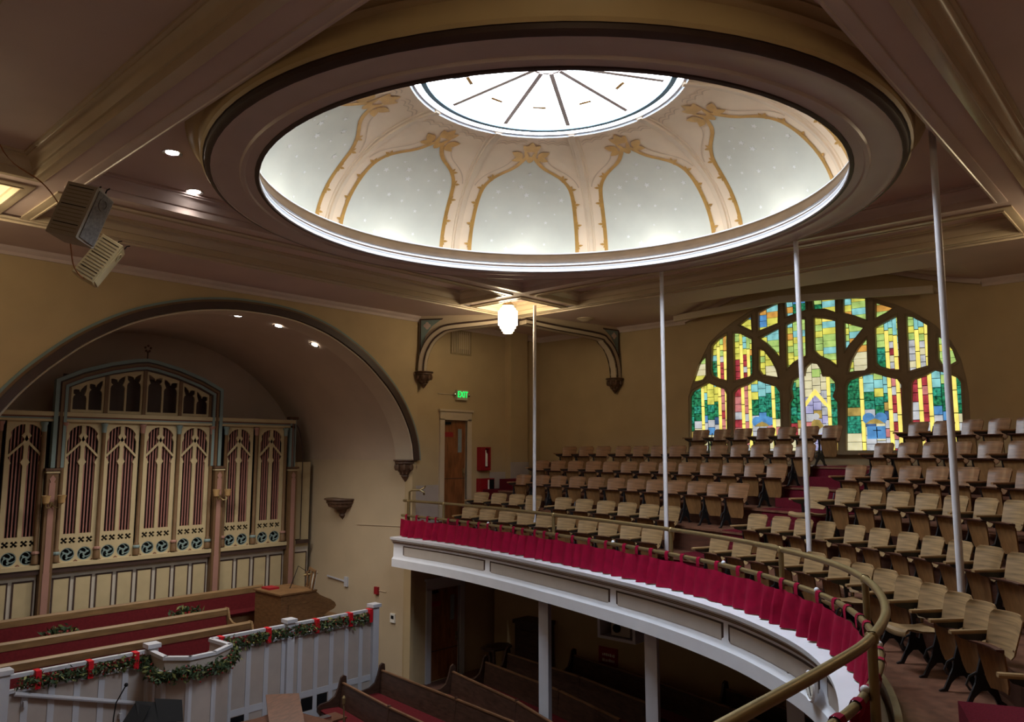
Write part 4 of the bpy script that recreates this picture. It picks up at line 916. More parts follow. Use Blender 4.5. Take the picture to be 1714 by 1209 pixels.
# sconces
def sconce(x, label):
    t = thing('wall_sconce', label, 'sconce', (x, OY - .21, 5.05), group='double wall sconces')
    MB().lathe([(.001, .05), (.05, .04), (.055, 0), (.05, -.04), (.001, -.1)], n=10).build('back_plate', BRASS, t, True)
    for s in (-1, 1):
        MB().tube([(0, -.02, 0), (s * .07, -.12, -.09), (s * .15, -.18, -.08), (s * .17, -.18, .0)], .014, 6).build('arm', BRASS, t, True)
        MB().lathe([(.03, 0), (.07, .03), (.085, .14), (.105, .21)], (s * .17, -.18), 12).build('glass_shade', SCG, t, True)
    return t
sconce(6.275, 'double sconce with amber glass shades on the left organ pier'); sconce(10.545, 'double sconce with amber glass shades on the right organ pier')

# ================================================================== choir platform, pews, console
tag(MB().box(3.3, 12.33, 16.05, 18.6, 0, 1.2).box(3.7, 13.7, 18.6, 22.25, 0, 1.2).build('floor_choir', CARPET), 'dark red choir platform inside the organ niche', 'floor', kind='structure')
tag(MB().box(4.2, 12.6, 18.4, 19.7, 1.2, 1.33).build('floor_choir_step', CARPET), 'low choir step under the middle pew', 'floor', kind='structure')
tag(MB().box(4.2, 12.9, 19.7, 21.1, 1.2, 1.52).build('floor_choir_tier', CARPET), 'choir tier under the rear pew', 'floor', kind='structure')
def choir_pew(y, x0, x1, zf, zt, label, arm):
    t = thing('choir_pew', label, 'pew', ((x0 + x1) / 2, y, zf), group='choir pews'); hx = (x1 - x0) / 2; h = zt - zf
    MB().capped([[(x, yy, z) for yy, z in ((-.07, h - .16), (-.075, h - .02), (-.03, h + .02), (.06, h + .01), (.06, h - .17))] for x in (-hx, hx)]).build('oak_cap', PEWO, t)
    MB().capped([[(x, yy, z) for yy, z in ((-.16, .40), (-.06, h - .16), (.02, h - .16), (-.04, .30))] for x in (-hx + .02, hx - .02)]).build('red_back', CUSH, t)
    MB().capped([[(x, yy, z) for yy, z in ((-.60, .38), (-.62, .43), (-.58, .47), (-.16, .44), (-.14, .36))] for x in (-hx + .02, hx - .02)]).build('red_seat', CUSH, t, True)
    bx('seat_base', -hx + .04, hx - .04, -.5, .0, 0, .36, PEWO, t)
    if arm:
        for s in (1,):
            MB().shape([[(-.62, 0), (.06, 0), (.07, h + .02), (-.08, h + .02), (-.12, h - .06), (-.18, h - .22), (-.34, h - .30), (-.58, h - .31), (-.64, h - .36), (-.63, .3)]], .05, lambda a, b, c: (s * (hx + .025) + c, a, b)).build('pew_end', PEWO, t)
    return t
choir_pew(20.55, 4.15, 11.75, 1.52, 2.50, 'longest choir pew with red back, rearmost beneath the organ', False)
choir_pew(19.25, 4.15, 10.0, 1.33, 2.27, 'middle choir pew with red back and curved oak end', True)
choir_pew(17.95, 4.15, 9.95, 1.20, 2.13, 'front choir pew with red back, just behind the white rail', True)
# poinsettia sprays behind the middle pew
def leaf_cloud(pts, n, sz, seed, sp=(.07, .07, .07)):
    rr = random.Random(seed); ms = {0: MB(), 1: MB(), 2: MB()}
    P = [Vector(p) for p in pts]
    for i in range(n):
        u = rr.random() * (len(P) - 1); k = int(u); c = P[k].lerp(P[k + 1], u - k) + Vector((rr.gauss(0, sp[0]), rr.gauss(0, sp[1]), rr.gauss(0, sp[2])))
        d = Vector((rr.gauss(0, 1), rr.gauss(0, 1), rr.gauss(0, 1))).normalized(); e = d.cross(Vector((rr.gauss(0, 1), rr.gauss(0, 1), rr.gauss(0, 1)))).normalized(); s = sz * rr.uniform(.6, 1.3)
        g = 0 if rr.random() < .74 else 1
        if rr.random() < .07: ms[2].ball(c, sz * .33, 5, 4)
        else: ms[g].add([c - d * s, c + e * s * .38, c + d * s, c - e * s * .38], [(0, 1, 2, 3)])
    return ms
def spray(x, y, z, label):
    t = thing('flower_spray', label, 'flowers', (x, y, z), group='christmas sprays')
    ms = leaf_cloud([(-.38, 0, .0), (0, 0, .1), (.38, 0, 0)], 220, .075, int(x * 10), (.06, .05, .07))
    ms[0].build('foliage', LEAF, t)['kind'] = 'stuff'; ms[1].build('pale_foliage', LEAF2, t)['kind'] = 'stuff'
    m = MB()
    for k in range(9): m.ball((random.uniform(-.25, .25), random.uniform(-.08, .04), random.uniform(0, .12)), .04, 6, 4)
    m.build('red_flower', BERRY, t)
spray(6.25, 19.75, 2.14, 'evergreen spray with red flowers behind the middle choir pew, left one'); spray(9.15, 19.75, 2.16, 'evergreen spray with red flowers behind the middle choir pew, right one')
# organ console facing right
con = thing('organ_console', 'oak roll-top organ console at the right of the choir pews', 'organ console', (10.9, 18.1, 1.2))
cp = [(0, 0), (0, 1.40), (.95, 1.40), (1.05, 1.39), (1.18, 1.28), (1.34, 1.20), (1.52, 1.12), (1.66, 1.02), (1.70, .93), (1.64, .86), (1.45, .80), (1.2, .66), (1.12, .50), (1.10, 0)]
MB().shape([cp], .06, lambda a, b, c: (a, .03 + c, b)).build('end_panel', CONS, con); MB().shape([cp], .06, lambda a, b, c: (a, 1.27 + c, b)).build('end_panel', CONS, con)
MB().loft([[(a, y, b - .01) for a, b in cp[1:10]] for y in (.06, 1.24)]).build('roll_top', CONS, con, True)
bx('back_panel', 0, .04, .06, 1.24, 0, 1.39, CONS, con); bx('top_slab', -.05, 1.06, -.04, 1.34, 1.40, 1.44, CONS, con); bx('raised_panel', .22, .82, -.012, .0, .3, 1.15, CONS, con); bx('kneeboard', 1.0, 1.05, .06, 1.24, 0, .7, DKB, con)
mr = thing('music_rack', 'carved music rack with open hymn sheets on the organ console', 'music rack', (11.92, 18.40, 2.60)); mr.scale = (1.35, 1.35, 1.3)
fr = MB(); fr.shape([rect(-.30, .30, 0, .42), rect(-.25, -.02, .05, .37), rect(.02, .25, .05, .37)], .03, lambda a, b, c: (a * .35 + b * .18 + c, a * .93, b)); fr.build('fretwork', CONS, mr)
for s in (-1, 1): MB().tube([(s * .04, s * .1, .05), (s * .02, s * .12, .36)], .018, 6).build('fret_scroll', CONS, mr)
MB().shape([rect(-.28, .02, .04, .40)], .006, lambda a, b, c: (a * .35 + b * .18 + c + .02, a * .93 - .02, b)).build('sheet_music', PAPER, mr)
lm = thing('console_lamp', 'thin desk lamp rod standing over the organ console', 'lamp', (11.55, 18.75, 2.64))
MB().tube([(0, 0, 0), (.30, .10, .55), (.55, -.12, .34)], .012, 6).build('arm', BLACK, lm); MB().tube([(.42, .0, .30), (.72, -.22, .36)], .035, 8).build('shade', BRASS, lm)
bench = thing('organ_bench', 'plain oak organ bench right of the console', 'bench', (12.65, 18.5, 1.2))
bx('seat', 0, .45, -.55, .75, .50, .55, CONS, bench); bx('leg', .02, .43, -.5, -.44, 0, .5, CONS, bench); bx('leg', .02, .43, .64, .7, 0, .5, CONS, bench)
hf = thing('red_binder', 'small red hymn binder lying on the organ console', 'book', (11.02, 18.9, 2.64)); bx('cover', 0, .3, 0, .4, 0, .05, REDP, hf)

# ------------------------------------------------------------------ choir front rail
CP = [(3.3, 16.0), (6.72, 16.0), (6.70, 15.22), (7.04, 14.86), (7.55, 14.88), (8.06, 15.22), (8.02, 15.98), (12.3, 15.98)]
cr = thing('choir_rail', 'white panelled choir front with top rail and a jutting pulpit bay', 'balustrade')
for k, (a, b) in enumerate(zip(CP[:-1], CP[1:])):
    A, B_ = Vector(a), Vector(b); d = (B_ - A); L = d.length; d.normalize(); n = Vector((d.y, -d.x)); long = L > 2
    def off(s, o, z): p = A + d * s + n * o; return (p.x, p.y, z)
    def slab(name, s0, s1, o0, o1, z0, z1, m_):
        return MB().add([off(s, o, z) for z in (z0, z1) for s, o in ((s0, o0), (s1, o0), (s1, o1), (s0, o1))], [(0, 3, 2, 1), (4, 5, 6, 7), (0, 1, 5, 4), (1, 2, 6, 5), (2, 3, 7, 6), (3, 0, 4, 7)]).build(name, m_, cr)
    slab('panel_wall', 0, L, -.06, 0, 0, 2.08, BEIGE); slab('ledge', -.02, L + .02, -.09, .05, 2.07, 2.115, WHITE); slab('top_rail', -.02, L + .02, -.07, .03, 2.32, 2.385, WHITE); slab('bottom_rail', 0, L, 0, .016, .66, .80, WHITE); slab('plinth', 0, L, 0, .02, 0, .34, WHITE)
    ns_ = max(1, round(L / .45))
    for j in range(ns_ + 1):
        s = L * j / ns_; slab('stile', max(s - .055, -.01), min(s + .055, L + .01), 0, .018, .3, 2.07, WHITE)
    if long:
        for s0 in (np.arange(.06, L - .8, 2.1) if k == 6 else []): slab('vent_grille', s0, s0 + .75, .0, .012, .36, .64, BLACK)
    else: slab('under_rail', 0, L, -.05, 0, 2.11, 2.32, BEIGE)
for x, y in ((4.22, 16.0), (6.78, 16.0), (9.86, 15.98), (12.27, 15.98)):
    p = bx('post', x - .09, x + .09, y - .10, y + .09, 0, 2.42, WHITE, cr); bx('post_cap', x - .13, x + .13, y - .14, y + .13, 2.42, 2.50, WHITE, p)
hr = thing('stair_handrail', 'white sloping handrail fixed to the choir front', 'handrail', (0, 15.93, 0))
MB().tube([(4.4, 0, 2.06), (6.6, -.02, 1.40)], .04, 8).build('rail', WHITE, hr); bx('bracket', 4.55, 4.6, -.03, .05, 1.80, 1.9, WHITE, hr); bx('bracket', 6.2, 6.25, -.03, .05, 1.2, 1.3, WHITE, hr)
def garland(path, label, bows, sz=.058, n=520, seed=1):
    t = thing('garland', label, 'garland', group='evergreen garlands')
    ms = leaf_cloud(path, n, sz, seed, (.05, .045, .055))
    ms[0].build('foliage', LEAF, t)['kind'] = 'stuff'; ms[1].build('pale_foliage', LEAF2, t)['kind'] = 'stuff'; ms[2].build('berries', BERRY, t)['kind'] = 'stuff'
    for x, y in bows:
        m = MB().box(x - .045, x + .045, y - .125, y + .075, 2.08, 2.395); m.build('ribbon', REDR, t)
def gp(x0, x1, y, z=2.21): return [(x0 + (x1 - x0) * i / 12, y, z + .015 * math.sin(i * 2.1)) for i in range(13)]
garland(gp(4.5, 6.7, 15.93), 'evergreen garland with three red ribbons on the left stretch of rail', [(4.75, 16.0), (5.62, 16.0), (6.45, 16.0)], n=1100, seed=1)
garland([(6.72, 15.92, 2.15), (6.62, 15.6, 2.02), (6.60, 15.2, 1.98), (6.85, 14.9, 2.10), (7.1, 14.76, 2.10), (7.55, 14.76, 2.10), (7.9, 14.95, 2.12), (8.15, 15.2, 2.16), (8.2, 15.6, 2.2)], 'bushy evergreen garland draped round the pulpit bay', [], n=1900, seed=2)
garland(gp(8.15, 12.05, 15.91), 'evergreen garland with red ribbons on the right stretch of rail', [(8.2, 15.98), (9.3, 15.98), (10.55, 15.98), (11.5, 15.98), (12.1, 15.98)], n=1800, seed=3)

# ================================================================== nave
tag(MB().box(17.0, 17.15, YS, YN, 0, 3.38).build('wall_under_balcony', WALL), 'dim back wall under the balcony', 'wall', kind='structure')
endp = [(-.52, 0), (.12, 0), (.13, .6), (.17, 1.0), (.16, 1.12), (.10, 1.15), (.03, 1.10), (-.03, .88), (-.10, .72), (-.25, .63), (-.46, .60), (-.53, .55), (-.53, .44), (-.46, .35)]
def pew(path, label, ends=True):
    P = [np.array(p) for p in path]; t = thing('pew', label, 'pew', (P[0][0], P[0][1], 0), group='dark nave pews'); o = P[0]
    for i, (a, b) in enumerate(zip(P[:-1], P[1:])):
        d = (b - a) / np.linalg.norm(b - a); n = np.array([-d[1], d[0]])
        if n[0] < 0: n = -n                        # away from the nave centre
        def r(p, prof): return [(p[0] - o[0] + n[0] * u, p[1] - o[1] + n[1] * u, z) for u, z in prof]
        a2, b2 = a + d * .015, b - d * .015
        MB().capped([r(p, [(-.02, .42), (.06, .98), (.09, .98), (.03, .40)]) for p in (a2, b2)]).build('back', PEWW, t)
        MB().capped([r(p, [(.045, .97), (.045, 1.0), (.10, 1.0), (.10, .97)]) for p in (a2, b2)]).build('cap', wood('pew_cap_brown', (.16, .08, .04)), t)
        MB().capped([r(p, [(-.46, .38), (-.46, .44), (.0, .42), (.0, .37)]) for p in (a2, b2)]).build('seat', PEWW, t)
        MB().capped([r(p, [(-.46, .44), (-.47, .48), (-.42, .50), (-.03, .48), (-.02, .42)]) for p in (a2, b2)]).build('cushion', CUSH, t)
        MB().capped([r(p, [(-.40, 0), (-.40, .38), (-.36, .38), (-.36, 0)]) for p in (a2, b2)]).build('front_board', PEWW, t)
        if i > 0:
            MB().capped([r(a + d * e, [(-.02, .4), (.05, 1.02), (.11, 1.02), (.05, .4)]) for e in (-.03, .03)]).build('joint_post', PEWW, t)
    d = (P[1] - P[0]) / np.linalg.norm(P[1] - P[0]); n = np.array([-d[1], d[0]]); n = n if n[0] > 0 else -n
    MB().shape([endp], .06, lambda a, b, c: (n[0] * a + d[0] * (c - .03), n[1] * a + d[1] * (c - .03), b)).build('pew_end', PEWW, t)
    return t
pew([(10.85, 15.35), (10.5, 13.2), (10.32, 11.6), (10.0, 9.0)], 'dark wooden pew with red cushion nearest the piano')
pew([(12.1, 15.5), (11.82, 12.55), (11.6, 10.6), (11.2, 8.2)], 'dark wooden pew ending beside the choir rail')
pew([(13.2, 14.15), (12.60, 11.5), (12.02, 9.9)], 'dark wooden pew ending in front of the lower door')
pew([(14.35, 14.15), (13.8, 11.3), (13.15, 9.2)], 'dark wooden pew just behind the first white post')
pew([(15.35, 14.3), (14.95, 11.6), (14.3, 9.0)], 'shadowed dark pew second row back under the balcony')
pew([(16.4, 12.9), (15.85, 10.0), (15.3, 7.9), (14.4, 6.0)], 'rearmost shadowed pew by the red wall sign')
pew([(16.45, 8.6), (16.0, 6.9), (15.3, 5.2)], 'dark bench against the wall under the balcony')
for (x, y), lb in zip(((12.62, 10.63), (11.68, 7.43), (10.08, 4.26)), ('white square post under the balcony nearest the door', 'white square post under the hanging equipment box', 'white square post below the wall clock')):
    t = thing('balcony_post', lb, 'post', (x, y, 0), math.radians(20), 'posts under the balcony')
    bx('shaft', -.105, .105, -.105, .105, .12, 3.26, WHITE, t); bx('base', -.17, .17, -.17, .17, 0, .12, WHITE, t); bx('capital', -.13, .13, -.13, .13, 3.26, 3.36, WHITE, t)
# grand piano with folded lid, seen from behind
pi_ = thing('grand_piano', 'mahogany grand piano with its lid flap folded back', 'piano', (8.35, 13.9, 0))
ol = [tuple(p) for p in spline([(-1.1, .55), (-.6, .78), (0, .72), (.45, .80), (.75, .82), (.80, .3), (.8, -.9), (-.75, -.9), (-1.1, -.3), (-1.1, .55)], 5)][:-1]
MB().shape([ol], .30, lambda a, b, c: (a, b, .80 + c)).build('case', PIANO, pi_); MB().shape([[(a * 1.02, b * 1.02) for a, b in ol]], .025, lambda a, b, c: (a, b, .968 + c)).build('lid', PIANO, pi_)
MB().capped([[(x, y, z) for x, y, z in q] for q in ([(.36, 1.02, 1.30), (.88, .60, 1.30), (.88, .60, 1.27), (.36, 1.02, 1.27)], [(-.12, .02, 1.03), (.40, -.40, 1.03), (.40, -.40, 1.0), (-.12, .02, 1.0)])]).build('lid_flap', PIANO, pi_)
for x, y in ((-.8, .3), (.6, .5), (.55, -.7)): MB().lathe([(.07, 0), (.05, .1), (.05, .4), (.09, .65)], (x, y), 10).build('leg', PIANO, pi_)
lec = thing('wooden_stool', 'small brown wooden stand with dark top beside the piano', 'stand', (9.75, 14.15, 0)); bx('top', -.3, .3, -.22, .22, .72, .76, PIANO, lec)
for sx in (-.26, .26):
    for sy in (-.18, .18): bx('leg', sx - .02, sx + .02, sy - .02, sy + .02, 0, .72, PIANO, lec)
bk = thing('metal_box', 'small silver box lying on the stand beside the piano', 'box', (9.62, 14.1, .76)); bx('case', -.1, .1, -.08, .08, 0, .07, CHROME, bk)
cl = thing('brass_candle_lighter', 'slim brass candle lighter pole in front of the pew', 'candle lighter', (9.72, 13.6, 0))
MB().lathe([(.12, 0), (.12, .02), (.02, .05)], (.05, 0), 12).build('foot', BRASS, cl); MB().tube([(.05, 0, .03), (0, 0, 1.16)], .014, 6).build('pole', BRASS, cl); MB().lathe([(.014, 1.14), (.035, 1.17), (.04, 1.28), (.015, 1.33)], n=10).build('snuffer', BRASS, cl)
ms_ = thing('music_stand', 'black music stand with open folio in front of the pulpit bay', 'music stand', (6.1, 14.2, .22))
MB().lathe([(.22, -.22), (.22, .02), (.03, .05)], n=14).build('foot', BLACK, ms_); MB().tube([(0, 0, .03), (0, 0, 1.35)], .018, 8).build('pole', BLACK, ms_)
for q in (((-.48, .18, 1.36), (-.18, .34, 1.64), (-.02, .08, 1.60), (-.30, -.14, 1.30)), ((-.18, .34, 1.67), (.12, .16, 1.62), (.06, -.2, 1.34), (-.24, -.04, 1.38)), ((.10, .20, 1.68), (.52, .02, 1.60), (.42, -.28, 1.32), (.04, -.16, 1.36))):
    c = [Vector(p) for p in q]; nn = (c[1] - c[0]).cross(c[2] - c[1]).normalized() * .015; MB().add([p for p in c] + [p + nn for p in c], [(0, 1, 2, 3), (7, 6, 5, 4), (0, 4, 5, 1), (1, 5, 6, 2), (2, 6, 7, 3), (3, 7, 4, 0)]).build('desk_leaf', BLACK, ms_)
mc = thing('gooseneck_microphone', 'thin gooseneck microphone rising left of the music stand', 'microphone', (5.55, 14.5, 0))
MB().lathe([(.16, 0), (.16, .02), (.02, .04)], n=14).build('foot', BLACK, mc); MB().tube([(0, 0, .02), (0, 0, 1.70), (.02, -.02, 1.95), (.12, -.12, 2.22)], .011, 6).build('neck', BLACK, mc, True); MB().ball((.13, -.13, 2.25), .035, 8, 6).build('capsule', BLACK, mc, True)
# ================================================================== doors and small fixtures
def door(nm, x0, x1, z0, z1, y, label, handle_x, lit):
    t = thing(nm, label, 'door', (0, y, 0), kind='structure'); c = .16
    bx('leaf', x0 + .01, x1 - .01, .05, .10, z0, z1 - .01, DOORW, t)
    for a, b in ((x0 - c, x0 + .015), (x1 - .015, x1 + c)): bx('casing', a, b, -.06, .02, z0, z1 + .02, TRIM if lit else WHITE, t); bx('jamb', a if a > x0 else x0, b if b < x1 else x1, -.02, .24, z0, z1, TRIM if lit else WHITE, t)
    bx('casing_head', x0 - c, x1 + c, -.06, .02, z1 - .01, z1 + .24, TRIM if lit else WHITE, t); bx('casing_cap', x0 - c - .05, x1 + c + .05, -.10, .02, z1 + .24, z1 + .30, TRIM if lit else WHITE, t)
    h = z1 - z0
    bx('glass_slot', x1 - .31, x1 - .17, .035, .052, z1 - .95, z1 - .26, PANEG, t)
    bx('red_notice', x0 + .10, x0 + .44, .04, .052, z1 - .50, z1 - .36, REDP, t)
    bx('closer', x0 + .03, x0 + .32, .0, .05, z1 - .14, z1 - .06, BLACK, t)
    MB().ball((x1 - .09, .01, z1 - 1.55 if lit else 1.05), .04, 8, 6).build('knob', BRASS, t, True); bx('lock_plate', x1 - .12, x1 - .06, .03, .052, (z1 - 1.66 if lit else .95), (z1 - 1.42 if lit else 1.2), BRASS, t)
    bx('mid_rail_line', x0 + .02, x1 - .02, .044, .052, z1 - 1.72, z1 - 1.70, DKB, t)
    return t
door('door_1', UD[0], UD[1], UD[2], UD[3], YN + .135, 'brown wooden exit door on the balcony in pale casing', 1, True)
door('door_2', LD[0], LD[1], LD[2], LD[3], YN + .135, 'brown wooden door under the balcony in white casing', 1, False)
tag(MB().box(14, 16.6, YN + .39, YN + .45, 0, 8).build('wall_behind_doors', DKG), 'dark corridor wall behind the doors', 'wall', kind='structure')
YA = YN + .135
ex = thing('exit_sign', 'illuminated green EXIT sign above the balcony door', 'sign', (15.65, YA, 8.0))
bx('housing', -.22, .22, -.10, 0, -.16, .14, mat('exit_housing', (.55, .48, .34), .5, .03), ex)
em = text_mesh('EXIT', .25, .006); em.materials.append(GRN); eo = put('lettering', em, ex, (.0, -.108, 0)); eo.rotation_euler = (math.pi / 2, 0, 0); eo.scale = (.82, 1.05, 1)
for s in (-1, 1): MB().ball((s * .28, -.06, .0), .055, 8, 6).build('emergency_lamp', CHROME, ex, True)
bx('conduit', -.9, -.22, -.02, 0, -.01, .01, TRIM, ex)
fe = thing('fire_extinguisher_cabinet', 'red fire extinguisher cabinet with white label, beside the balcony door', 'cabinet', (16.58, YA, 6.10))
MB().shape([rect(-.22, .22, -.34, .36), rect(-.02, .16, -.26, .32)], .16, lambda a, b, c: (a, -.08 + c, b)).build('body', REDP, fe); bx('recess', -.02, .16, -.03, -.02, -.26, .32, BLACK, fe); MB().lathe([(.06, -.22), (.06, .15), (.02, .2), (.02, .28)], (.07, -.09), 10).build('bottle', PAPER, fe, True)
fh = thing('fire_hose_cabinet', 'red cabinet with dark open side, below the extinguisher', 'cabinet', (16.62, YA, 5.22))
bx('body', -.28, .28, -.22, 0, -.30, .30, REDP, fh); bx('dark_door', .06, .26, -.228, -.22, -.27, .27, BLACK, fh); bx('label_strip', -.01, .05, -.226, -.22, -.26, .26, PAPER, fh)
vg = thing('vent_grille', 'square tan vent grille high on the corner wall', 'vent', (15.65, YA, 9.58)); bx('frame', -.42, .42, -.03, 0, -.37, .37, mat('vent_olive', (.30, .23, .13), .7, .08, 4), vg)
for k in range(9): bx('slat', -.37 + .087 * k - .012, -.37 + .087 * k + .012, -.045, -.03, -.33, .33, TRIM, vg)
bx('inner_panel', -.1, .3, -.036, -.03, -.2, .25, WALL, vg)
tag(MB().box(17.58, 18.42, YN - .14, YN - .12, 4.4, 6.0).box(16.9, 17.6, YA - .02, YA, 4.4, 5.7).box(13.88, 14.80, YA - .015, YA, 4.1, 5.38).build('trim_7', BEIGE), 'pale dado boards low on the corner wall', 'dado', kind='structure')
# small fixtures on the organ-arch wall
th = thing('thermostat', 'white thermostat on the wall beside the choir rail', 'thermostat', (VP[-1][0], 17.14, 1.74)); bx('case', -.04, 0, -.10, .10, -.12, .12, PAPER, th); bx('screen', -.045, -.04, -.06, .06, -.02, .07, BLACK, th)
st = thing('fire_strobe', 'small red fire strobe on the pale wall', 'fire alarm', (12.72, YN + .9, 3.05))
st.location = (VP[-1][0], 17.87, 2.40); bx('body', -.07, 0, -.08, .08, -.10, .10, REDP, st); bx('conduit', -.015, 0, -1.0 + .6, -.08, -.01, .01, TRIM, st)
sh = thing('bracket_shelf', 'carved brown bracket shelf on the niche wall', 'shelf', (VP[-1][0], 19.65, 4.42))
MB().lathe([(.001, .5), (.56, .5), (.57, .46), (.50, .44), (.50, .36), (.45, .34), (.44, .26), (.2, .16), (.16, .08), (.1, .04), (.12, -.02), (.001, -.14)], n=14, a0=math.pi / 2, a1=1.5 * math.pi).build('corbel', CARVE, sh, True)
for k in range(7): MB().ball((-.42 * math.cos((k - 3) * .42), .42 * math.sin((k - 3) * .42), .33), .05, 6, 4).build('bead', CARVE, sh)
hb = thing('wall_bracket', 'white horizontal wall bracket near the organ console', 'bracket', (VP[-1][0], 19.35, 2.48)); bx('plate', -.05, 0, -.08, .08, -.14, .14, WHITE, hb); MB().bar((-.03, 0, 0), (-.05, .95, .08), .03, .04).build('arm', WHITE, hb)
cd = thing('surface_conduit', 'thin conduit running along the niche wall', 'conduit', (VP[-1][0] - .014, 0, 0))
MB().tube([(0, 16.7, 2.9), (0, 16.7, 0.9)], .012, 6).build('pipe', NICHE, cd); MB().tube([(0, 16.9, 4.25), (0, 18.9, 4.18)], .01, 6).build('pipe', TRIM, cd)
# ceiling fixtures
sd_ = thing('ceiling_speaker', 'small round ceiling fixture between the bracket arches and window', 'ceiling fixture', (17.3, 13.0, ZC)); MB().lathe([(.001, -.09), (.10, -.085), (.13, -.06), (.25, -.02), (.25, 0)], n=18).build('cone', TRIM, sd_, True)
# hanging loudspeakers
def loudspeaker(loc, A, B_, Zl, mw, mg, label, sz):
    t = thing('hanging_loudspeaker', label, 'loudspeaker', loc, group='hanging loudspeakers'); w_, d_, h_ = sz
    t.matrix_world = Matrix.Translation(loc) @ Matrix((A, B_, Zl)).transposed().to_4x4()
    MB().capped([[(x * k, y, z * k) for x, z in ((-w_ / 2, -h_ / 2), (w_ / 2, -h_ / 2), (w_ / 2, h_ / 2), (-w_ / 2, h_ / 2))] for y, k in ((-d_ / 2, .97), (-d_ / 2 + .02, 1), (d_ / 2, .95))]).build('cabinet', mw, t)
    for k in range(13):
        z = -h_ * .42 + h_ * .84 * k / 12; bx('slot', -w_ * .40, w_ * .40, -d_ / 2 - .004, -d_ / 2 + .01, z - .005, z + .005, BLACK if k % 5 == 2 else mat('slot_shadow', (.24, .20, .14), .8, 0), t)
    bx('grille', w_ / 2 - .004, w_ / 2 + .012, -d_ * .40, d_ * .40, -h_ * .45, h_ * .45, mg, t)
    MB().shape([circ(0, h_ * .28, d_ * .24, 16), circ(0, h_ * .28, d_ * .15, 16)], .01, YZ(w_ / 2 + .016)).build('horn', mg, t)
    for s in (-1, 1): MB().tube([(w_ * .3 + s * .06, 0, h_ / 2), (w_ * .3 + s * .06, 0, h_ / 2 + .05), (w_ * .3 + s * .06 + .03, 0, h_ / 2 + .08)], .009, 5).build('shackle', BLACK, t)
    return t
Rv, Fv, Uv = Vector((.956, -.293, 0)), Vector((.293, .956, 0)), Vector((0, 0, 1))
def axes(ca, al):
    Zl = (Rv * math.sin(ca) + Uv * math.cos(ca)); P = Rv * math.cos(ca) - Uv * math.sin(ca); A = P * math.cos(al) - Fv * math.sin(al); B_ = P * math.sin(al) + Fv * math.cos(al); return A, B_, Zl
loudspeaker(Vector((3.12, 10.1, 9.20)), *axes(math.radians(17), math.radians(35)), GREYW, SPKG, 'larger grey hanging loudspeaker under the ceiling corner', (.42, .36, .70))
loudspeaker(Vector((3.70, 11.1, 8.90)), *axes(math.radians(31), math.radians(12)), SPKW, SPKW, 'smaller cream loudspeaker hanging below the grey one', (.30, .28, .66))
cb = thing('speaker_cable', 'thin orange cable looping down to the loudspeakers', 'cable')
MB().tube([tuple(p) for p in spline([(2.3, 11.0, 10.4), (2.45, 10.7, 9.9), (2.75, 10.4, 9.6), (2.95, 10.3, 9.3), (3.1, 10.4, 8.98), (3.3, 10.8, 8.7), (3.55, 11.1, 8.62), (3.7, 11.2, 8.75)], 5)], .009, 5).build('wire', mat('cable_orange', (.28, .10, .03), .6, .1), cb, True)
# under the balcony
eb = thing('equipment_box', 'white framed equipment box hung under the balcony', 'box', (14.0, 9.8, 2.27))
MB().shape([rect(-.49, .49, 0, 1.11), rect(-.42, .42, .06, 1.0)], .8, lambda a, b, c: (.4 + c, a, b)).build('frame', WHITE, eb); bx('back', .76, .8, -.48, .48, .02, 1.05, DKB, eb)
pj = thing('projector', 'grey projector inside the hanging equipment box', 'projector', (14.3, 9.75, 2.335)); bx('body', -.2, .2, -.24, .24, .02, .34, GREYW, pj); MB().lathe([(.001, 0), (.09, 0), (.09, .05), (.001, .06)], n=16).build('lens', BLACK, pj); pj.children[1].rotation_euler = (0, -math.pi / 2, 0); pj.children[1].location = (-.2, .08, .18); bx('foot', -.15, .15, -.2, .2, 0, .02, BLACK, pj)
sg_ = thing('wall_sign', 'small red wall sign with white lettering under the balcony', 'sign', (17.0, 12.15, .95)); bx('board', -.02, 0, -.30, .30, -.26, .26, REDP, sg_)
m = MB(); rr = random.Random(9)
for row, zz in enumerate((.07, -.07)):
    yy = .18
    while yy > -.18:
        w_ = rr.uniform(.025, .05); m.box(-.026, -.02, yy - w_, yy, zz - rr.uniform(.03, .045), zz + rr.uniform(.02, .05)); yy -= w_ + .018
m.build('lettering', PAPER, sg_)
rb_ = thing('wall_board', 'dark red board on the back wall left of the equipment box', 'board', (17.0, 12.9, 2.5)); bx('panel', -.03, 0, -.14, .14, -.45, .45, REDP, rb_)
tb = thing('side_table', 'dark turned-leg side table near the lower door', 'table', (16.25, 15.5, 0)); MB().shape([circ(0, 0, .5, 8)], .05, lambda a, b, c: (a * 1.05, b * .75, .80 + c)).build('top', PEWW, tb)
for sx, sy in ((-.3, -.2), (.3, -.2), (0, .25)): MB().lathe([(.03, 0), (.05, .05), (.025, .2), (.05, .45), (.03, .78)], (sx, sy), 8).build('leg', PEWW, tb)
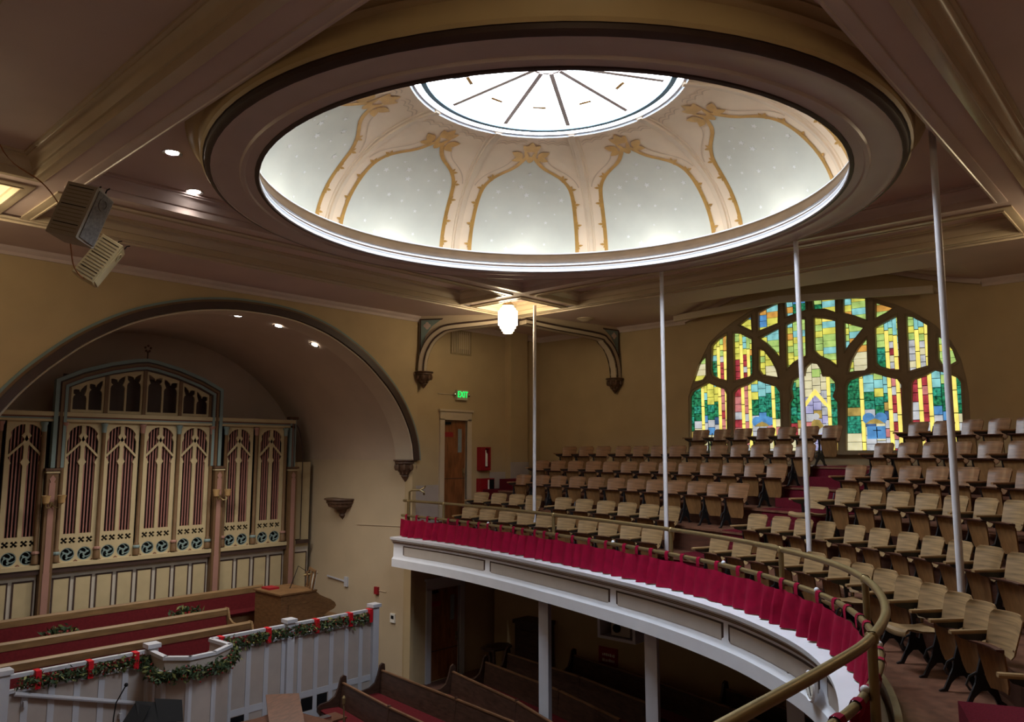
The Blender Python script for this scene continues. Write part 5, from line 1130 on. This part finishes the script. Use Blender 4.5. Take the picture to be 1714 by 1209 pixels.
cab = thing('dark_cabinet', 'tall dark cabinet in the shadowed corner under the balcony', 'cabinet', (16.6, 14.4, 0)); bx('body', -.28, .28, -.45, .45, 0, 1.55, PEWW, cab); bx('cornice', -.33, .33, -.5, .5, 1.55, 1.65, PEWW, cab); bx('door', -.30, -.28, -.40, .40, .2, 1.4, PEWW, cab)
# wall clock on the balcony front
x, y, z = mpt(s_at((8.70, 3.52), -.4), -.36, 3.70); nxy = MN[np.argmin(np.abs(MS - s_at((8.70, 3.52), -.4)))]
ck = thing('wall_clock', 'round white clock on the balcony front', 'clock', (x, y, z), math.atan2(-nxy[1], -nxy[0]) - math.pi / 2)
ck.rotation_euler = (0, 0, math.atan2(nxy[1], nxy[0]) - math.pi / 2)
MB().lathe([(.001, 0), (.165, 0), (.17, .03), (.15, .05), (.14, .035), (.001, .03)], n=28).build('case', FASC, ck, True); ck.children[0].rotation_euler = (math.pi / 2, 0, 0)
fc = bx('face', 0, .001, 0, .001, 0, .001, PAPER, ck); bpy.data.objects.remove(fc)
MB().shape([circ(0, 0, .14, 24)], .004, XZ(-.034)).build('face', PAPER, ck)
for a, l in ((.5, .07), (2.6, .10)): MB().bar((0, -.04, 0), (l * math.sin(a), -.04, l * math.cos(a)), .008, .008).build('hand', BLACK, ck)
for k in range(12): MB().bar((.115 * math.sin(k * math.pi / 6), -.037, .115 * math.cos(k * math.pi / 6)), (.13 * math.sin(k * math.pi / 6), -.037, .13 * math.cos(k * math.pi / 6)), .006, .006).build('hour_mark', BLACK, ck)
# small red plant at the rail end
rp = thing('poinsettia', 'small red poinsettia at the organ end of the balcony rail', 'plant', (13.75, 15.85, 4.16))
MB().lathe([(.001, 0), (.07, 0), (.09, .12), (.001, .12)], n=10).build('pot', REDP, rp)
m = MB(); rr = random.Random(4)
for k in range(60):
    c = Vector((rr.gauss(0, .08), rr.gauss(0, .08), .2 + rr.gauss(0, .07))); d = Vector((rr.gauss(0, 1), rr.gauss(0, 1), rr.gauss(0, .6))).normalized(); e = d.cross(Vector((0, 0, 1))).normalized(); m.add([c - d * .06, c + e * .03, c + d * .06, c - e * .03], [(0, 1, 2, 3)])
tag(m.build('bracts', REDR, rp), kind='stuff')
